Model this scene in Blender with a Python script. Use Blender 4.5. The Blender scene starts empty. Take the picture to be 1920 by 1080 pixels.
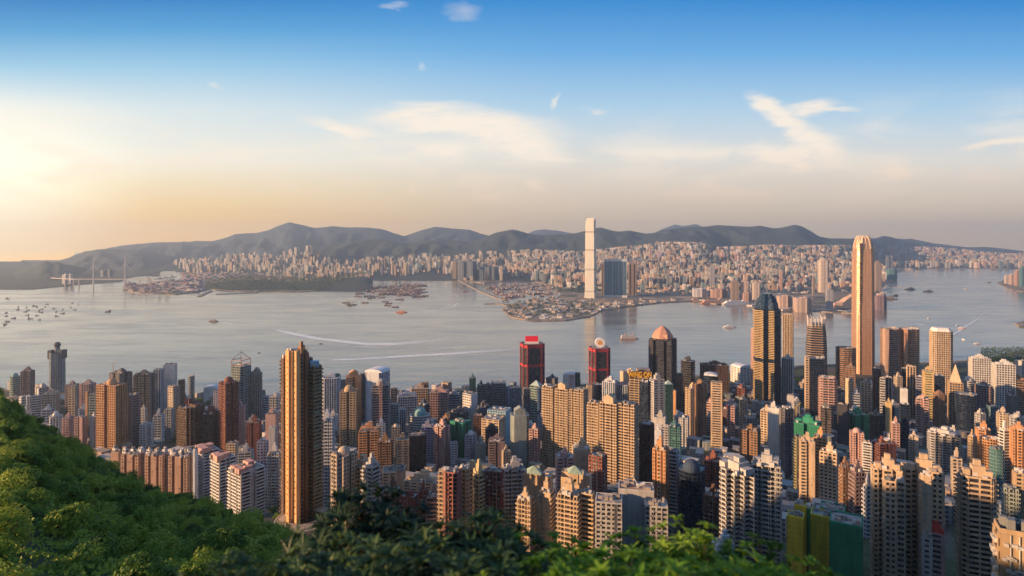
import bpy, math, random
from mathutils import Vector, noise
sc = bpy.context.scene
# ------------------------------------------------------------------ camera
F, H, HZ = 1127.0, 400.0, 448.0          # focal length in photo pixels, eye height, horizon row
cd = bpy.data.cameras.new('camera'); cam = bpy.data.objects.new('camera', cd); sc.collection.objects.link(cam)
cam.location = (0, 0, H); cam.rotation_euler = (math.radians(90), 0, 0)
cd.sensor_width = 36; cd.lens = 36*F/1920; cd.shift_y = -(540-HZ)/1920
cd.clip_start = 0.5; cd.clip_end = 60000
cd.dof.use_dof = True; cd.dof.focus_distance = 900; cd.dof.aperture_fstop = 0.62
sc.camera = cam
sc.render.resolution_x, sc.render.resolution_y = 1024, 576
sc.view_settings.view_transform = 'Standard'; sc.view_settings.look = 'None'
sc.view_settings.exposure = 1.0; sc.view_settings.gamma = 1
cy = sc.cycles
cy.use_denoising = True; cy.max_bounces = 6; cy.diffuse_bounces = 3; cy.glossy_bounces = 3
cy.transmission_bounces = 3; cy.transparent_max_bounces = 8; cy.volume_bounces = 2
cy.use_fast_gi = False; cy.sample_clamp_indirect = 4
# ------------------------------------------------------------------ sun
SUN_AZ, SUN_EL = math.radians(-106), math.radians(11)   # azimuth from +Y towards +X
sd = Vector((math.sin(SUN_AZ)*math.cos(SUN_EL), math.cos(SUN_AZ)*math.cos(SUN_EL), math.sin(SUN_EL)))
ld = bpy.data.lights.new('sun', 'SUN'); ld.energy = 5.0; ld.angle = math.radians(0.6); ld.color = (1.0, 0.58, 0.29)
sun = bpy.data.objects.new('sun', ld); sc.collection.objects.link(sun)
sun.rotation_euler = sd.to_track_quat('Z', 'Y').to_euler()
# ------------------------------------------------------------------ node helper
class NT:
    def __init__(s, tree): s.t = tree; s.n = tree.nodes; s.l = tree.links
    def new(s, typ, **kw):
        n = s.n.new(typ)
        for k, v in kw.items(): setattr(n, k, v)
        return n
    def put(s, sock, v):
        if isinstance(v, bpy.types.NodeSocket): s.l.new(v, sock)
        elif v is not None:
            try: sock.default_value = v
            except Exception: sock.default_value = (*v, 1)
    def m(s, op, a, b=None, c=None, clamp=False):
        n = s.new('ShaderNodeMath', operation=op); n.use_clamp = clamp
        s.put(n.inputs[0], a)
        if b is not None: s.put(n.inputs[1], b)
        if c is not None: s.put(n.inputs[2], c)
        return n.outputs[0]
    def mix(s, f, a, b, mode='MIX'):
        n = s.new('ShaderNodeMix', data_type='RGBA', blend_type=mode)
        s.put(n.inputs[0], f)
        s.put(n.inputs[6], (*a, 1) if isinstance(a, tuple) and len(a) == 3 else a)
        s.put(n.inputs[7], (*b, 1) if isinstance(b, tuple) and len(b) == 3 else b)
        return n.outputs[2]
    def ramp(s, f, stops, interp='LINEAR'):
        n = s.new('ShaderNodeValToRGB'); r = n.color_ramp; r.interpolation = interp
        while len(r.elements) < len(stops): r.elements.new(0.5)
        for e, (p, c) in zip(r.elements, stops): e.position = p; e.color = (*c, 1) if len(c) == 3 else c
        s.put(n.inputs[0], f); return n.outputs[0]
    def noise(s, vec, scale, detail=3, rough=.55, dist=0.0, out=0):
        n = s.new('ShaderNodeTexNoise'); s.put(n.inputs['Vector'], vec)
        n.inputs['Scale'].default_value = scale; n.inputs['Detail'].default_value = detail
        n.inputs['Roughness'].default_value = rough; n.inputs['Distortion'].default_value = dist
        return n.outputs[out]
    def sep(s, v):
        n = s.new('ShaderNodeSeparateXYZ'); s.put(n.inputs[0], v); return n.outputs
    def comb(s, x, y, z):
        n = s.new('ShaderNodeCombineXYZ')
        for i, v in enumerate((x, y, z)): s.put(n.inputs[i], v)
        return n.outputs[0]
    def mapr(s, v, a, b, c=0, d=1, smooth=True):
        n = s.new('ShaderNodeMapRange'); n.interpolation_type = 'SMOOTHSTEP' if smooth else 'LINEAR'
        for i, x in enumerate((v, a, b, c, d)): s.put(n.inputs[i], x)
        return n.outputs[0]
def lin(*c): return tuple(((x/255+.055)/1.055)**2.4 if x > 10 else x/255/12.92 for x in c)
# ------------------------------------------------------------------ sky
world = bpy.data.worlds.new('World'); sc.world = world; world.use_nodes = True
w = NT(world.node_tree); w.n.clear()
tc = w.new('ShaderNodeTexCoord').outputs['Generated']
dx, dy, dz = w.sep(tc)
el = w.m('ARCSINE', dz); az = w.m('ARCTAN2', dx, dy)
def AE(px, py):
    a = math.atan((px-960)/F); return a, math.atan((HZ-py)/F*math.cos(a))
e01 = w.m('DIVIDE', w.m('DIVIDE', w.m('MAXIMUM', el, 0.0), w.m('MAXIMUM', w.m('COSINE', az), 0.7)), 0.45, clamp=True)
# warm band low on the western sky
right = w.ramp(e01, [(0, lin(236,196,146)), (.05, lin(232,198,158)), (.095, lin(224,200,172)), (.19, lin(228,212,194)), (.29, lin(228,224,216)), (.38, lin(206,219,227)), (.48, lin(174,208,232)), (.67, lin(106,172,226)), (.85, lin(46,136,208)), (1, lin(30,108,184))])
left = w.ramp(e01, [(0, (1.45,.72,.12)), (.06, (1.3,.70,.16)), (.105, (1.12,.72,.26)), (.19, lin(255,232,182)), (.29, lin(253,246,228)), (.48, lin(222,234,236)), (.62, lin(160,206,232)), (.75, lin(84,164,216)), (.85, lin(40,132,200)), (1, lin(30,92,170))])
lf = w.mapr(az, AE(1150,448)[0], AE(-20,448)[0])
base = w.mix(lf, right, left)
glow = w.m('MULTIPLY', w.mapr(az, AE(330,448)[0], AE(-60,448)[0]), w.mapr(w.m('ABSOLUTE', w.m('SUBTRACT', el, AE(0,350)[1])), .16, 0.0))
base = w.mix(w.m('MULTIPLY', glow, .85), base, (1.35, 1.24, .98))
base = w.mix(w.mapr(el, .42, .85), base, lin(112, 136, 168))
nish = w.new('ShaderNodeTexSky', sky_type='NISHITA', sun_disc=False)
nish.sun_elevation = SUN_EL; nish.sun_rotation = SUN_AZ; nish.air_density = 1.2; nish.dust_density = 2.0
nsc = w.mix(1.0, nish.outputs[0], (.10, .10, .10), 'MULTIPLY')
base = w.mix(.05, base, nsc)
# thin clouds: ellipses in azimuth and elevation, torn by noise
cv = w.comb(w.m('MULTIPLY', az, 2.2), w.m('MULTIPLY', el, 7.0), 0.0)
n1 = w.noise(cv, 3.0, 6, .62, .6); n2 = w.noise(cv, 9.0, 5, .6, .4)
wob = w.m('MULTIPLY', w.m('SUBTRACT', n1, .5), .075); wob2 = w.m('MULTIPLY', w.m('SUBTRACT', n2, .5), .05)
azw = w.m('ADD', az, wob2); elw = w.m('ADD', el, w.m('MULTIPLY', wob, .65))
def blob(px, py, rx, ry, rot=0, soft=.55, amt=1.0):
    a0, e0 = AE(px, py); rx *= 1.3/F; ry *= 1.35/F
    a = w.m('SUBTRACT', azw, a0); e = w.m('SUBTRACT', elw, e0); c, s_ = math.cos(math.radians(rot)), math.sin(math.radians(rot))
    p = w.m('DIVIDE', w.m('ADD', w.m('MULTIPLY', a, c), w.m('MULTIPLY', e, s_)), rx)
    q = w.m('DIVIDE', w.m('SUBTRACT', w.m('MULTIPLY', e, c), w.m('MULTIPLY', a, s_)), ry)
    d = w.m('SQRT', w.m('ADD', w.m('POWER', w.m('ABSOLUTE', p), 2.0), w.m('POWER', w.m('ABSOLUTE', q), 2.0)))
    return w.m('MULTIPLY', w.mapr(d, 1.15, soft), amt)
cl = None
for b in [(800,222,110,24,4,.2,.8),(900,236,140,30,-6,.2,.85),(980,262,80,30,-20,.2,.75),(640,236,62,9,-8,.2,.6),(860,276,170,22,0,.0,.5),(440,290,120,12,8,.0,.35),
          (1440,200,34,14,-38,.2,.85),(1475,232,52,17,-42,.2,.85),(1515,205,42,14,4,.2,.8),(1558,206,38,6,-8,.1,.6),(1528,266,48,17,-32,.2,.8),(1488,285,70,11,6,.1,.75),(1420,285,44,12,0,.1,.7),(1230,285,100,14,-2,.0,.4),(1340,283,60,9,0,.0,.4),(1495,308,18,14,0,.1,.5),
          (1680,318,26,18,0,.0,.4),(1865,270,42,7,14,.1,.7),(1900,262,30,6,5,.1,.7),(1036,192,7,14,-10,.1,.6),(772,362,12,12,0,.0,.5),(1005,348,20,12,-20,.0,.4),(910,368,34,8,0,.0,.3),(870,24,30,12,0,.0,.25),(1120,206,26,5,-8,.0,.35),(740,12,20,6,0,.0,.3),(405,158,9,6,0,.0,.3),(790,122,9,7,0,.0,.3)]:
    v = blob(*b); cl = v if cl is None else w.m('MAXIMUM', cl, v)
cl = w.m('MULTIPLY', cl, w.mapr(n2, .22, .55, .6, 1.15))
cl = w.m('ADD', cl, w.m('MULTIPLY', w.m('MULTIPLY', w.mapr(n1, .42, .66), w.mapr(el, .015, .10)), w.mapr(el, .22, .13, 0, .42)))
ccol = w.mix(w.mapr(el, .03, .15), lin(250,212,178), lin(254,240,222))
base = w.mix(w.m('MINIMUM', cl, .9), base, ccol)
bg = w.new('ShaderNodeBackground'); w.put(bg.inputs[0], base); bg.inputs[1].default_value = 0.54
w.l.new(bg.outputs[0], w.new('ShaderNodeOutputWorld').inputs[0])
# ------------------------------------------------------------------ materials
def mat(name):
    m = bpy.data.materials.new(name); m.use_nodes = True; t = NT(m.node_tree); t.n.clear()
    o = t.new('ShaderNodeOutputMaterial'); p = t.new('ShaderNodeBsdfPrincipled'); t.l.new(p.outputs[0], o.inputs[0])
    return m, t, p, o
def paint_mat():
    m, t, p, o = mat('painted_masonry')
    oc = t.new('ShaderNodeObjectInfo'); pos = t.new('ShaderNodeNewGeometry').outputs['Position']
    x, y, z = t.sep(pos)
    n = t.noise(t.comb(t.m('MULTIPLY', x, .35), t.m('MULTIPLY', y, .35), t.m('MULTIPLY', z, .05)), 1.0, 4)
    n2 = t.noise(pos, .09, 3)
    f = t.m('ADD', t.mapr(n, .3, .7, .80, 1.08), t.mapr(n2, .3, .7, -.08, .06))
    c = t.new('ShaderNodeVectorMath', operation='SCALE'); t.put(c.inputs[0], oc.outputs['Color']); t.put(c.inputs['Scale'], f)
    t.put(p.inputs['Base Color'], c.outputs[0]); p.inputs['Roughness'].default_value = .82
    return m
def glaze_mat(name, rough=.16, lo=.35, hi=1.6, metal=0.0):
    m, t, p, o = mat(name)
    oc = t.new('ShaderNodeObjectInfo'); uv = t.new('ShaderNodeUVMap').outputs[0]
    u, v, _ = t.sep(uv)
    cell = t.comb(t.m('FLOOR', t.m('DIVIDE', u, 2.4)), t.m('FLOOR', t.m('DIVIDE', v, 3.1)), t.m('MULTIPLY', oc.outputs['Random'], 90))
    wn = t.new('ShaderNodeTexWhiteNoise'); t.put(wn.inputs[0], cell); r = wn.outputs['Value']
    f = t.m('ADD', t.mapr(r, 0, 1, lo, hi), t.mapr(r, .90, .97, 0, 2.2 if metal == 0 else 0))
    c = t.new('ShaderNodeVectorMath', operation='SCALE'); t.put(c.inputs[0], oc.outputs['Color']); t.put(c.inputs['Scale'], f)
    t.put(p.inputs['Base Color'], c.outputs[0]); p.inputs['Metallic'].default_value = metal
    t.put(p.inputs['Roughness'], t.mapr(r, 0, 1, rough, rough+.25)); p.inputs['Specular IOR Level'].default_value = .6
    return m
def far_mat():
    m, t, p, o = mat('distant_facade')
    oc = t.new('ShaderNodeObjectInfo'); at = t.new('ShaderNodeVertexColor', layer_name='tint'); uv = t.new('ShaderNodeUVMap').outputs[0]
    u, v, _ = t.sep(uv)
    fu = t.m('FRACT', t.m('DIVIDE', u, 5.0)); fv = t.m('FRACT', t.m('DIVIDE', v, 4.0))
    win = t.m('MULTIPLY', t.m('GREATER_THAN', fu, .45), t.m('GREATER_THAN', fv, .45))
    wall = t.mix(1.0, oc.outputs['Color'], at.outputs[0], 'MULTIPLY')
    st = t.m('GREATER_THAN', t.m('FRACT', t.m('DIVIDE', u, 13.0)), .72)
    dark = t.mix(1.0, wall, (.28, .30, .36), 'MULTIPLY')
    c = t.mix(t.m('MULTIPLY', t.m('GREATER_THAN', v, 0.01), t.m('MAXIMUM', win, t.m('MULTIPLY', st, .55))), wall, dark)
    t.put(p.inputs['Base Color'], c); p.inputs['Roughness'].default_value = .7
    return m
def plain(name, c, rough=.8, var=.25, scale=.2, c2=None, metal=0):
    m, t, p, o = mat(name); pos = t.new('ShaderNodeNewGeometry').outputs['Position']
    n = t.noise(pos, scale, 4)
    c2 = c2 or tuple(x*(1-var) for x in c)
    t.put(p.inputs['Base Color'], t.mix(t.mapr(n, .35, .65), c, c2)); p.inputs['Roughness'].default_value = rough; p.inputs['Metallic'].default_value = metal
    return m
PAINT = paint_mat(); GLAZE = glaze_mat('window_glazing'); CURTAIN = glaze_mat('curtain_wall_glass', .10, .7, 1.25, .35)
GOLDG = glaze_mat('gold_tinted_curtain_wall', .36, .97, 1.03, .7); FARM = far_mat()
def water_mat():
    m, t, p, o = mat('harbour_water'); pos = t.new('ShaderNodeNewGeometry').outputs['Position']
    x, y, z = t.sep(pos)
    sv = t.comb(t.m('MULTIPLY', x, .0016), t.m('MULTIPLY', y, .006), 0.0)
    n = t.noise(sv, 1.0, 5, .6, .8); n3 = t.noise(t.comb(t.m('MULTIPLY', x, .006), t.m('MULTIPLY', y, .02), 0.0), 1.0, 4, .6, 1.0)
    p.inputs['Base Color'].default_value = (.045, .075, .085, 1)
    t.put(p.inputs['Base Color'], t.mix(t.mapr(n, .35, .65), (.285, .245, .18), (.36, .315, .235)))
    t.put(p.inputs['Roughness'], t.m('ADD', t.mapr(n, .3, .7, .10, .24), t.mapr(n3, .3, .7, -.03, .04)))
    p.inputs['IOR'].default_value = 1.33; p.inputs['Metallic'].default_value = .42; p.inputs['Specular IOR Level'].default_value = .8
    nb = t.noise(pos, .03, 5, .6); nb2 = t.noise(t.comb(t.m('MULTIPLY', x, .004), t.m('MULTIPLY', y, .012), 0.0), 1.0, 3)
    b = t.new('ShaderNodeBump'); b.inputs['Strength'].default_value = .17; b.inputs['Distance'].default_value = 3.0
    t.put(b.inputs['Height'], t.m('ADD', nb, t.m('MULTIPLY', nb2, 3.0))); t.put(p.inputs['Normal'], b.outputs[0])
    return m
def land_mat(name, cols, s1=.01, s2=.045):
    m, t, p, o = mat(name); pos = t.new('ShaderNodeNewGeometry').outputs['Position']
    v = t.new('ShaderNodeTexVoronoi'); t.put(v.inputs['Vector'], pos); v.inputs['Scale'].default_value = s1
    n = t.noise(pos, s2, 5, .7); r = t.new('ShaderNodeSeparateColor'); t.put(r.inputs[0], v.outputs['Color'])
    f = t.m('ADD', t.m('MULTIPLY', r.outputs[0], .5), t.m('MULTIPLY', n, .5))
    c_ = t.ramp(f, [(i/(len(cols)-1)*.6+.2, c) for i, c in enumerate(cols)])
    if name.startswith('urban'): c_ = t.mix(t.mapr(t.sep(pos)[1], 470, 400), c_, t.ramp(n, [(.35, (.012,.03,.01)), (.6, (.04,.085,.02))]))
    t.put(p.inputs['Base Color'], c_); p.inputs['Roughness'].default_value = .9
    return m
def wood_mat(name, a, b, c, s=.012, disp=0):
    m, t, p, o = mat(name); pos = t.new('ShaderNodeNewGeometry').outputs['Position']
    n = t.noise(pos, s, 5, .65); n2 = t.noise(pos, s*7, 4, .7)
    f = t.m('ADD', t.m('MULTIPLY', n, .6), t.m('MULTIPLY', n2, .4))
    t.put(p.inputs['Base Color'], t.ramp(f, [(.36, a), (.5, b), (.64, c)])); p.inputs['Roughness'].default_value = .9
    bp = t.new('ShaderNodeBump'); bp.inputs['Strength'].default_value = .6; bp.inputs['Distance'].default_value = disp or .08/s
    t.put(bp.inputs['Height'], f); t.put(p.inputs['Normal'], bp.outputs[0])
    return m
def leaf_mat(name, stops, tr=.25, s=.35):
    m, t, p, o = mat(name); oi = t.new('ShaderNodeObjectInfo'); pos = t.new('ShaderNodeNewGeometry').outputs['Position']
    n = t.noise(pos, s, 3); n2 = t.noise(pos, s*.12, 3)
    f = t.m('ADD', t.m('ADD', t.m('MULTIPLY', n, .5), t.m('MULTIPLY', n2, .35)), t.m('MULTIPLY', oi.outputs['Random'], .34))
    c = t.ramp(f, stops); t.put(p.inputs['Base Color'], c); p.inputs['Roughness'].default_value = .55; p.inputs['Specular IOR Level'].default_value = .3
    tl = t.new('ShaderNodeBsdfTranslucent'); t.put(tl.inputs[0], c); mx = t.new('ShaderNodeMixShader'); mx.inputs[0].default_value = tr
    t.l.new(p.outputs[0], mx.inputs[1]); t.l.new(tl.outputs[0], mx.inputs[2]); t.l.new(mx.outputs[0], o.inputs[0])
    return m
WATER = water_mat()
LEAF = leaf_mat('tree_foliage', [(.36, (.016, .045, .016)), (.46, (.055, .135, .022)), (.57, (.15, .27, .03)), (.74, (.32, .40, .05))])
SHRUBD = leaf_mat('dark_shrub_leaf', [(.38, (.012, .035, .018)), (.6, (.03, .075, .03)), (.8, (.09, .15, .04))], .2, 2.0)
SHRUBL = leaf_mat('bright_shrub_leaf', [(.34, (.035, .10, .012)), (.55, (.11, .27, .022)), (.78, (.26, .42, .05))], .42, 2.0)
BARK = plain('bark', (.09, .065, .045), .9, .4, 1.5)
METAL = plain('grey_steel', (.32, .33, .35), .5, .3, .1)
CITYG = land_mat('city_ground', [(.04,.07,.035), (.10,.09,.08), (.30,.25,.19), (.12,.11,.09), (.42,.34,.26), (.20,.17,.14)], .012, .03)
ISLEG = land_mat('urban_hillside_ground', [(.045,.045,.045), (.03,.06,.02), (.10,.09,.08), (.03,.055,.02)], .02, .08)
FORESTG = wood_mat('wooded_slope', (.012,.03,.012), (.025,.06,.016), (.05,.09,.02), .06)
HILLM = wood_mat('haze_tinted_hill_woodland', (.012,.030,.038), (.020,.042,.050), (.036,.058,.060), .004)  # woodland green shifted to blue: haze put into the colour
FARHILL = wood_mat('haze_tinted_mountain_woodland', (.014,.034,.056), (.024,.048,.070), (.040,.066,.086), .0018)  # bluer still, distance haze painted into the mountain colour
WOODL = leaf_mat('distant_woodland_foliage', [(.36, (.010, .028, .014)), (.55, (.022, .055, .024)), (.8, (.05, .085, .03))], .1, .02)
# ------------------------------------------------------------------ mesh building
class MB:
    def __init__(s): s.v = []; s.f = []; s.uv = []; s.c = None
    def face(s, pts, uv=None):
        i = len(s.v); s.v.extend(pts); n = len(pts); s.f.append(tuple(range(i, i+n)))
        s.uv.extend(uv if uv else [(0, 0)]*n)
    def prism(s, poly, z0, z1, top=True, bottom=False, scale=1.0, cen=None):
        n = len(poly); u = 0
        if scale != 1.0:
            cx, cyy = cen or (sum(p[0] for p in poly)/n, sum(p[1] for p in poly)/n)
            tp = [(cx+(x-cx)*scale, cyy+(y-cyy)*scale) for x, y in poly]
        else: tp = poly
        for i in range(n):
            a, b = poly[i], poly[(i+1) % n]; c, d = tp[(i+1) % n], tp[i]; L = math.hypot(b[0]-a[0], b[1]-a[1])
            s.face([(a[0], a[1], z0), (b[0], b[1], z0), (c[0], c[1], z1), (d[0], d[1], z1)], [(u, 0.1), (u+L, 0.1), (u+L, z1-z0), (u, z1-z0)]); u += L
        if top and scale > .02: s.face([(x, y, z1) for x, y in tp])
        if bottom: s.face([(x, y, z0) for x, y in reversed(poly)])
    def box(s, cx, cy_, z0, w_, d_, h, rot=0):
        c, n = math.cos(rot), math.sin(rot)
        s.prism([(cx+a*w_/2*c-b*d_/2*n, cy_+a*w_/2*n+b*d_/2*c) for a, b in ((-1,-1),(1,-1),(1,1),(-1,1))], z0, z0+h, bottom=True)
    def bar(s, a, b, r, n=4):
        a, b = Vector(a), Vector(b); d = (b-a); q = d.to_track_quat('Z', 'Y'); L = d.length
        rng = [(math.cos(2*math.pi*k/n+.785)*r, math.sin(2*math.pi*k/n+.785)*r) for k in range(n)]
        lo = [a+q@Vector((x, y, 0)) for x, y in rng]; hi = [a+q@Vector((x, y, L)) for x, y in rng]
        for k in range(n): s.face([tuple(lo[k]), tuple(lo[(k+1) % n]), tuple(hi[(k+1) % n]), tuple(hi[k])])
        s.face([tuple(p) for p in hi]); s.face([tuple(p) for p in reversed(lo)])
    def lathe(s, cx, cy_, prof, n=16, ang=0):
        for (r0, z0), (r1, z1) in zip(prof, prof[1:]):
            for k in range(n):
                a, b = ang+2*math.pi*k/n, ang+2*math.pi*(k+1)/n
                q = [(cx+r0*math.cos(a), cy_+r0*math.sin(a), z0), (cx+r0*math.cos(b), cy_+r0*math.sin(b), z0), (cx+r1*math.cos(b), cy_+r1*math.sin(b), z1), (cx+r1*math.cos(a), cy_+r1*math.sin(a), z1)]
                if r1 < .01: q = q[:3]
                if r0 < .01: q = [q[0], q[2], q[3]]
                s.face(q)
    def build(s, name, m, parent=None, col=None, off=(0, 0, 0), tint=None, smooth=False):
        me = bpy.data.meshes.new(name); ox, oy, oz = off
        vs = [(x-ox, y-oy, z-oz) for x, y, z in s.v] if off != (0, 0, 0) else s.v
        me.from_pydata(vs, [], s.f); uvl = me.uv_layers.new(name='uv')
        flat = [c for p in s.uv for c in p]
        if len(flat) == 2*len(me.loops): uvl.data.foreach_set('uv', flat)
        if tint is not None:
            ca = me.color_attributes.new('tint', 'FLOAT_COLOR', 'CORNER'); ca.data.foreach_set('color', tint)
        me.materials.append(m)
        if smooth: me.polygons.foreach_set('use_smooth', [True]*len(me.polygons))
        o = bpy.data.objects.new(name, me); sc.collection.objects.link(o)
        if parent is not None: o.parent = parent
        if col: o.color = (*col, 1)
        return o
def tag(o, label=None, cat=None, group=None, kind=None):
    if label: o['label'] = label
    if cat: o['category'] = cat
    if group: o['group'] = group
    if kind: o['kind'] = kind
    return o
def empty(name, loc, **k):
    o = bpy.data.objects.new(name, None); sc.collection.objects.link(o); o.location = loc; o.empty_display_size = 1
    return tag(o, **k)
def interp(tab, x):
    if x <= tab[0][0]: return tab[0][1]
    for (a, b), (c, d) in zip(tab, tab[1:]):
        if x <= c: return b+(d-b)*(x-a)/(c-a)
    return tab[-1][1]
def X(px, Y): return (px-960)/F*Y
def Z(py, Y): return H-(py-HZ)/F*Y
def smooth(t): t = max(0, min(1, t)); return t*t*(3-2*t)
# ================================================================== setting: water, land, hills
def shore_pt(px, py, z=0.0):
    Y = F*(H-z)/(py-HZ); return (X(px, Y), Y)
mb = MB(); mb.face([(-16000, -1000, 0), (22000, -1000, 0), (22000, 17500, 0), (X(140, 17500), 17500, 0), (X(140, 9000), 9000, 0), (-16000, 9000, 0)])
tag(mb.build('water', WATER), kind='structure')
def land_sheet(name, pts, z, m, extra=(), zb=-4):
    poly = [shore_pt(px, py, z) for px, py in pts]+list(extra)
    mb = MB(); mb.prism(poly, zb, z)
    a = sum(poly[i][0]*poly[(i+1) % len(poly)][1]-poly[(i+1) % len(poly)][0]*poly[i][1] for i in range(len(poly)))
    if a < 0: mb = MB(); mb.prism(poly[::-1], zb, z)
    return tag(mb.build(name, m), kind='structure')
KSH = [(330,504),(345,511),(338,524),(300,530),(262,532),(234,534),(231,545),(262,549),(330,552),(380,546),(392,542),(450,546),(560,547),(610,544),(660,536),(692,528),(695,521),(720,520),(760,521),(780,517),(850,518),(858,526),(905,530),(940,527),(975,524),(1015,530),(1040,540),(1052,552),(1040,560),(1000,563),(955,571),(942,580),(958,594),(1000,601),(1060,600),(1105,593),(1130,581),(1180,574),(1240,567),(1300,564),(1345,570),(1400,567),(1425,573),(1460,584),(1500,581),(1545,584),(1600,587),(1640,577),(1662,571),(1660,556),(1648,545),(1660,533),(1680,523),(1684,506),(1740,504),(1860,503.5),(2500,503)]
land_sheet('mainland_ground', KSH, 4, CITYG, [(20000, 12000), (20000, 17000), (X(335, 17000), 17000), (X(300, 9500), 9500)])
WESTG = HILLM
land_sheet('west_shore_ground', [(-500,543),(0,542),(60,542),(112,537),(150,533),(226,528),(240,521),(292,511),(318,505),(316,500)], 4, HILLM, [(X(150, 8500), 8500), (-12000, 8500)])
land_sheet('east_shore_ground', [(1869,530),(1884,524),(1925,514),(2500,506),(2500,640),(1960,556),(1925,548),(1893,541)], 4, CITYG)
land_sheet('harbour_tip_ground', [(1903,606),(1938,598),(2000,600),(2000,622),(1912,612)], 4, CITYG)
# breakwaters and causeways: long low stone banks
STONE = plain('rubble_stone', (.30, .27, .23), .9, .35, .05)
def bank(name, pts, wd, h, label, m=STONE, cat='breakwater'):
    P2 = [Vector((*shore_pt(px, py), 0)) for px, py in pts]; mb = MB()
    L, R_ = [], []
    for i, p in enumerate(P2):
        d = (P2[min(i+1, len(P2)-1)]-P2[max(i-1, 0)]).normalized(); n = Vector((-d.y, d.x, 0))*wd/2
        L.append(p+n); R_.append(p-n)
    poly = [(q.x, q.y) for q in R_]+[(q.x, q.y) for q in reversed(L)]
    mb.prism(poly, -2, h); return tag(mb.build(name, m), label, cat)
bank('breakwater', [(846,517),(862,526),(880,536),(900,546),(922,555),(936,561),(950,562)], 22, 5, 'long pale stone breakwater bending past the moored fishing boats')
bank('breakwater', [(909,570),(930,570),(944,571),(958,578)], 18, 5, 'short stone breakwater ending beside the reclaimed point with trees')
bank('breakwater', [(405,552),(440,551),(480,549)], 14, 4, 'thin low breakwater off the wooded island shore')
bank('pier', [(374,556),(384,551),(396,546)], 26, 5, 'short slanting pier running out from the wooded island', cat='pier')
bank('pier', [(478,549),(484,543)], 30, 6, 'stub pier at the end of the thin low breakwater', cat='pier')
# ---------------- foothills and the ridge behind the mainland city
KTOP = [(-200,510),(250,500),(300,497),(330,484),(380,480),(440,474),(520,472),(545,464),(580,462),(602,480),(650,485),(690,480),(760,478),(800,473),(850,478),(900,467),(930,470),(1000,466),(1050,468),(1090,470),(1150,463),(1200,458),(1250,452),(1310,453),(1340,462),(1400,460),(1440,457),(1480,459),(1550,458),(1600,460),(1650,460),(1700,459),(1730,461),(1780,463),(1840,470),(1880,473),(1920,475),(2300,480)]
RIDGE = [(-300,520),(300,500),(480,494),(540,486),(566,476),(600,463),(630,457),(660,453),(690,449),(720,449),(745,454),(765,456),(800,451),(850,451),(880,453),(900,449),(930,436),(960,430),(975,433),(990,438),(1020,441),(1045,439),(1060,440),(1080,437),(1097,433),(1125,426),(1150,433),(1163,434),(1180,432),(1210,438),(1225,437),(1240,432),(1270,428),(1300,425),(1320,425),(1345,422),(1380,424),(1405,425),(1425,423),(1450,428),(1465,427),(1490,421),(1503,424),(1520,433),(1535,443),(1555,447),(1580,447),(1610,448),(1640,448),(1655,442),(1670,444),(1690,450),(1705,447),(1720,450),(1740,457),(1770,461),(1810,464),(1850,463),(1880,466),(1920,471),(2000,478),(2400,490)]
def YF(px): return interp([(300,9000),(600,8200),(1600,8200),(1700,11500),(2400,11500)], px)
def kz(px, Y):
    yf = YF(px); yr = yf*1.17; zf = max(12, Z(interp(KTOP, px), yf)-88); zr = max(zf+4, Z(interp(RIDGE, px), yr))
    y0 = interp([(300,7200),(600,5600),(1500,5400),(1650,7400),(1700,8700),(2400,8700)], px)
    if Y <= y0: return 3.9
    if Y <= yf: t = (Y-y0)/(yf-y0); return 3.9+(zf-3.9)*t**1.7
    if Y <= yr:
        t = (Y-yf)/(yr-yf); n = .55-abs(noise.fractal(Vector((X(px, Y)/620, Y/1900, 3)), .8, 2.1, 6))*1.5
        return zf+(zr-zf)*(t**.9)+n*95*math.sin(math.pi*min(1, t*.97+.03))*(1 if zr-zf > 60 else .25)
    t = min(1, (Y-yr)/2600); return zr*(1-smooth(t))*.98+3.9*t
def grid_mesh(name, pxs, rows, fz, m, kind='structure'):
    vs = []; n = len(pxs)
    for r in rows:
        for p in pxs: 
            x, y = X(p, r(p)) if callable(r) else X(p, r), r(p) if callable(r) else r
            vs.append((x, y, fz(p, y)))
    fs = [(j*n+i, j*n+i+1, (j+1)*n+i+1, (j+1)*n+i) for j in range(len(rows)-1) for i in range(n-1)]
    me = bpy.data.meshes.new(name); me.from_pydata(vs, [], fs); me.materials.append(m)
    me.polygons.foreach_set('use_smooth', [True]*len(fs))
    o = bpy.data.objects.new(name, me); sc.collection.objects.link(o); return tag(o, kind=kind)
pxs = [262+i*5 for i in range(370)]
rows = [(lambda p, t=t: (5200+(YF(p)-5200)*t) if t <= 1 else YF(p)*(1+.17*(t-1))) for t in [i/14 for i in range(14)]+[1+i/22 for i in range(23)]]+[(lambda p, t=t: YF(p)*1.17+t*2600) for t in (.05,.15,.3,.5,.8,1)]
def kz2(px, Y):
    z = kz(px, Y); return z if z > 4.5 else -6.0
grid_mesh('foothills', pxs, rows, kz2, HILLM)
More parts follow.
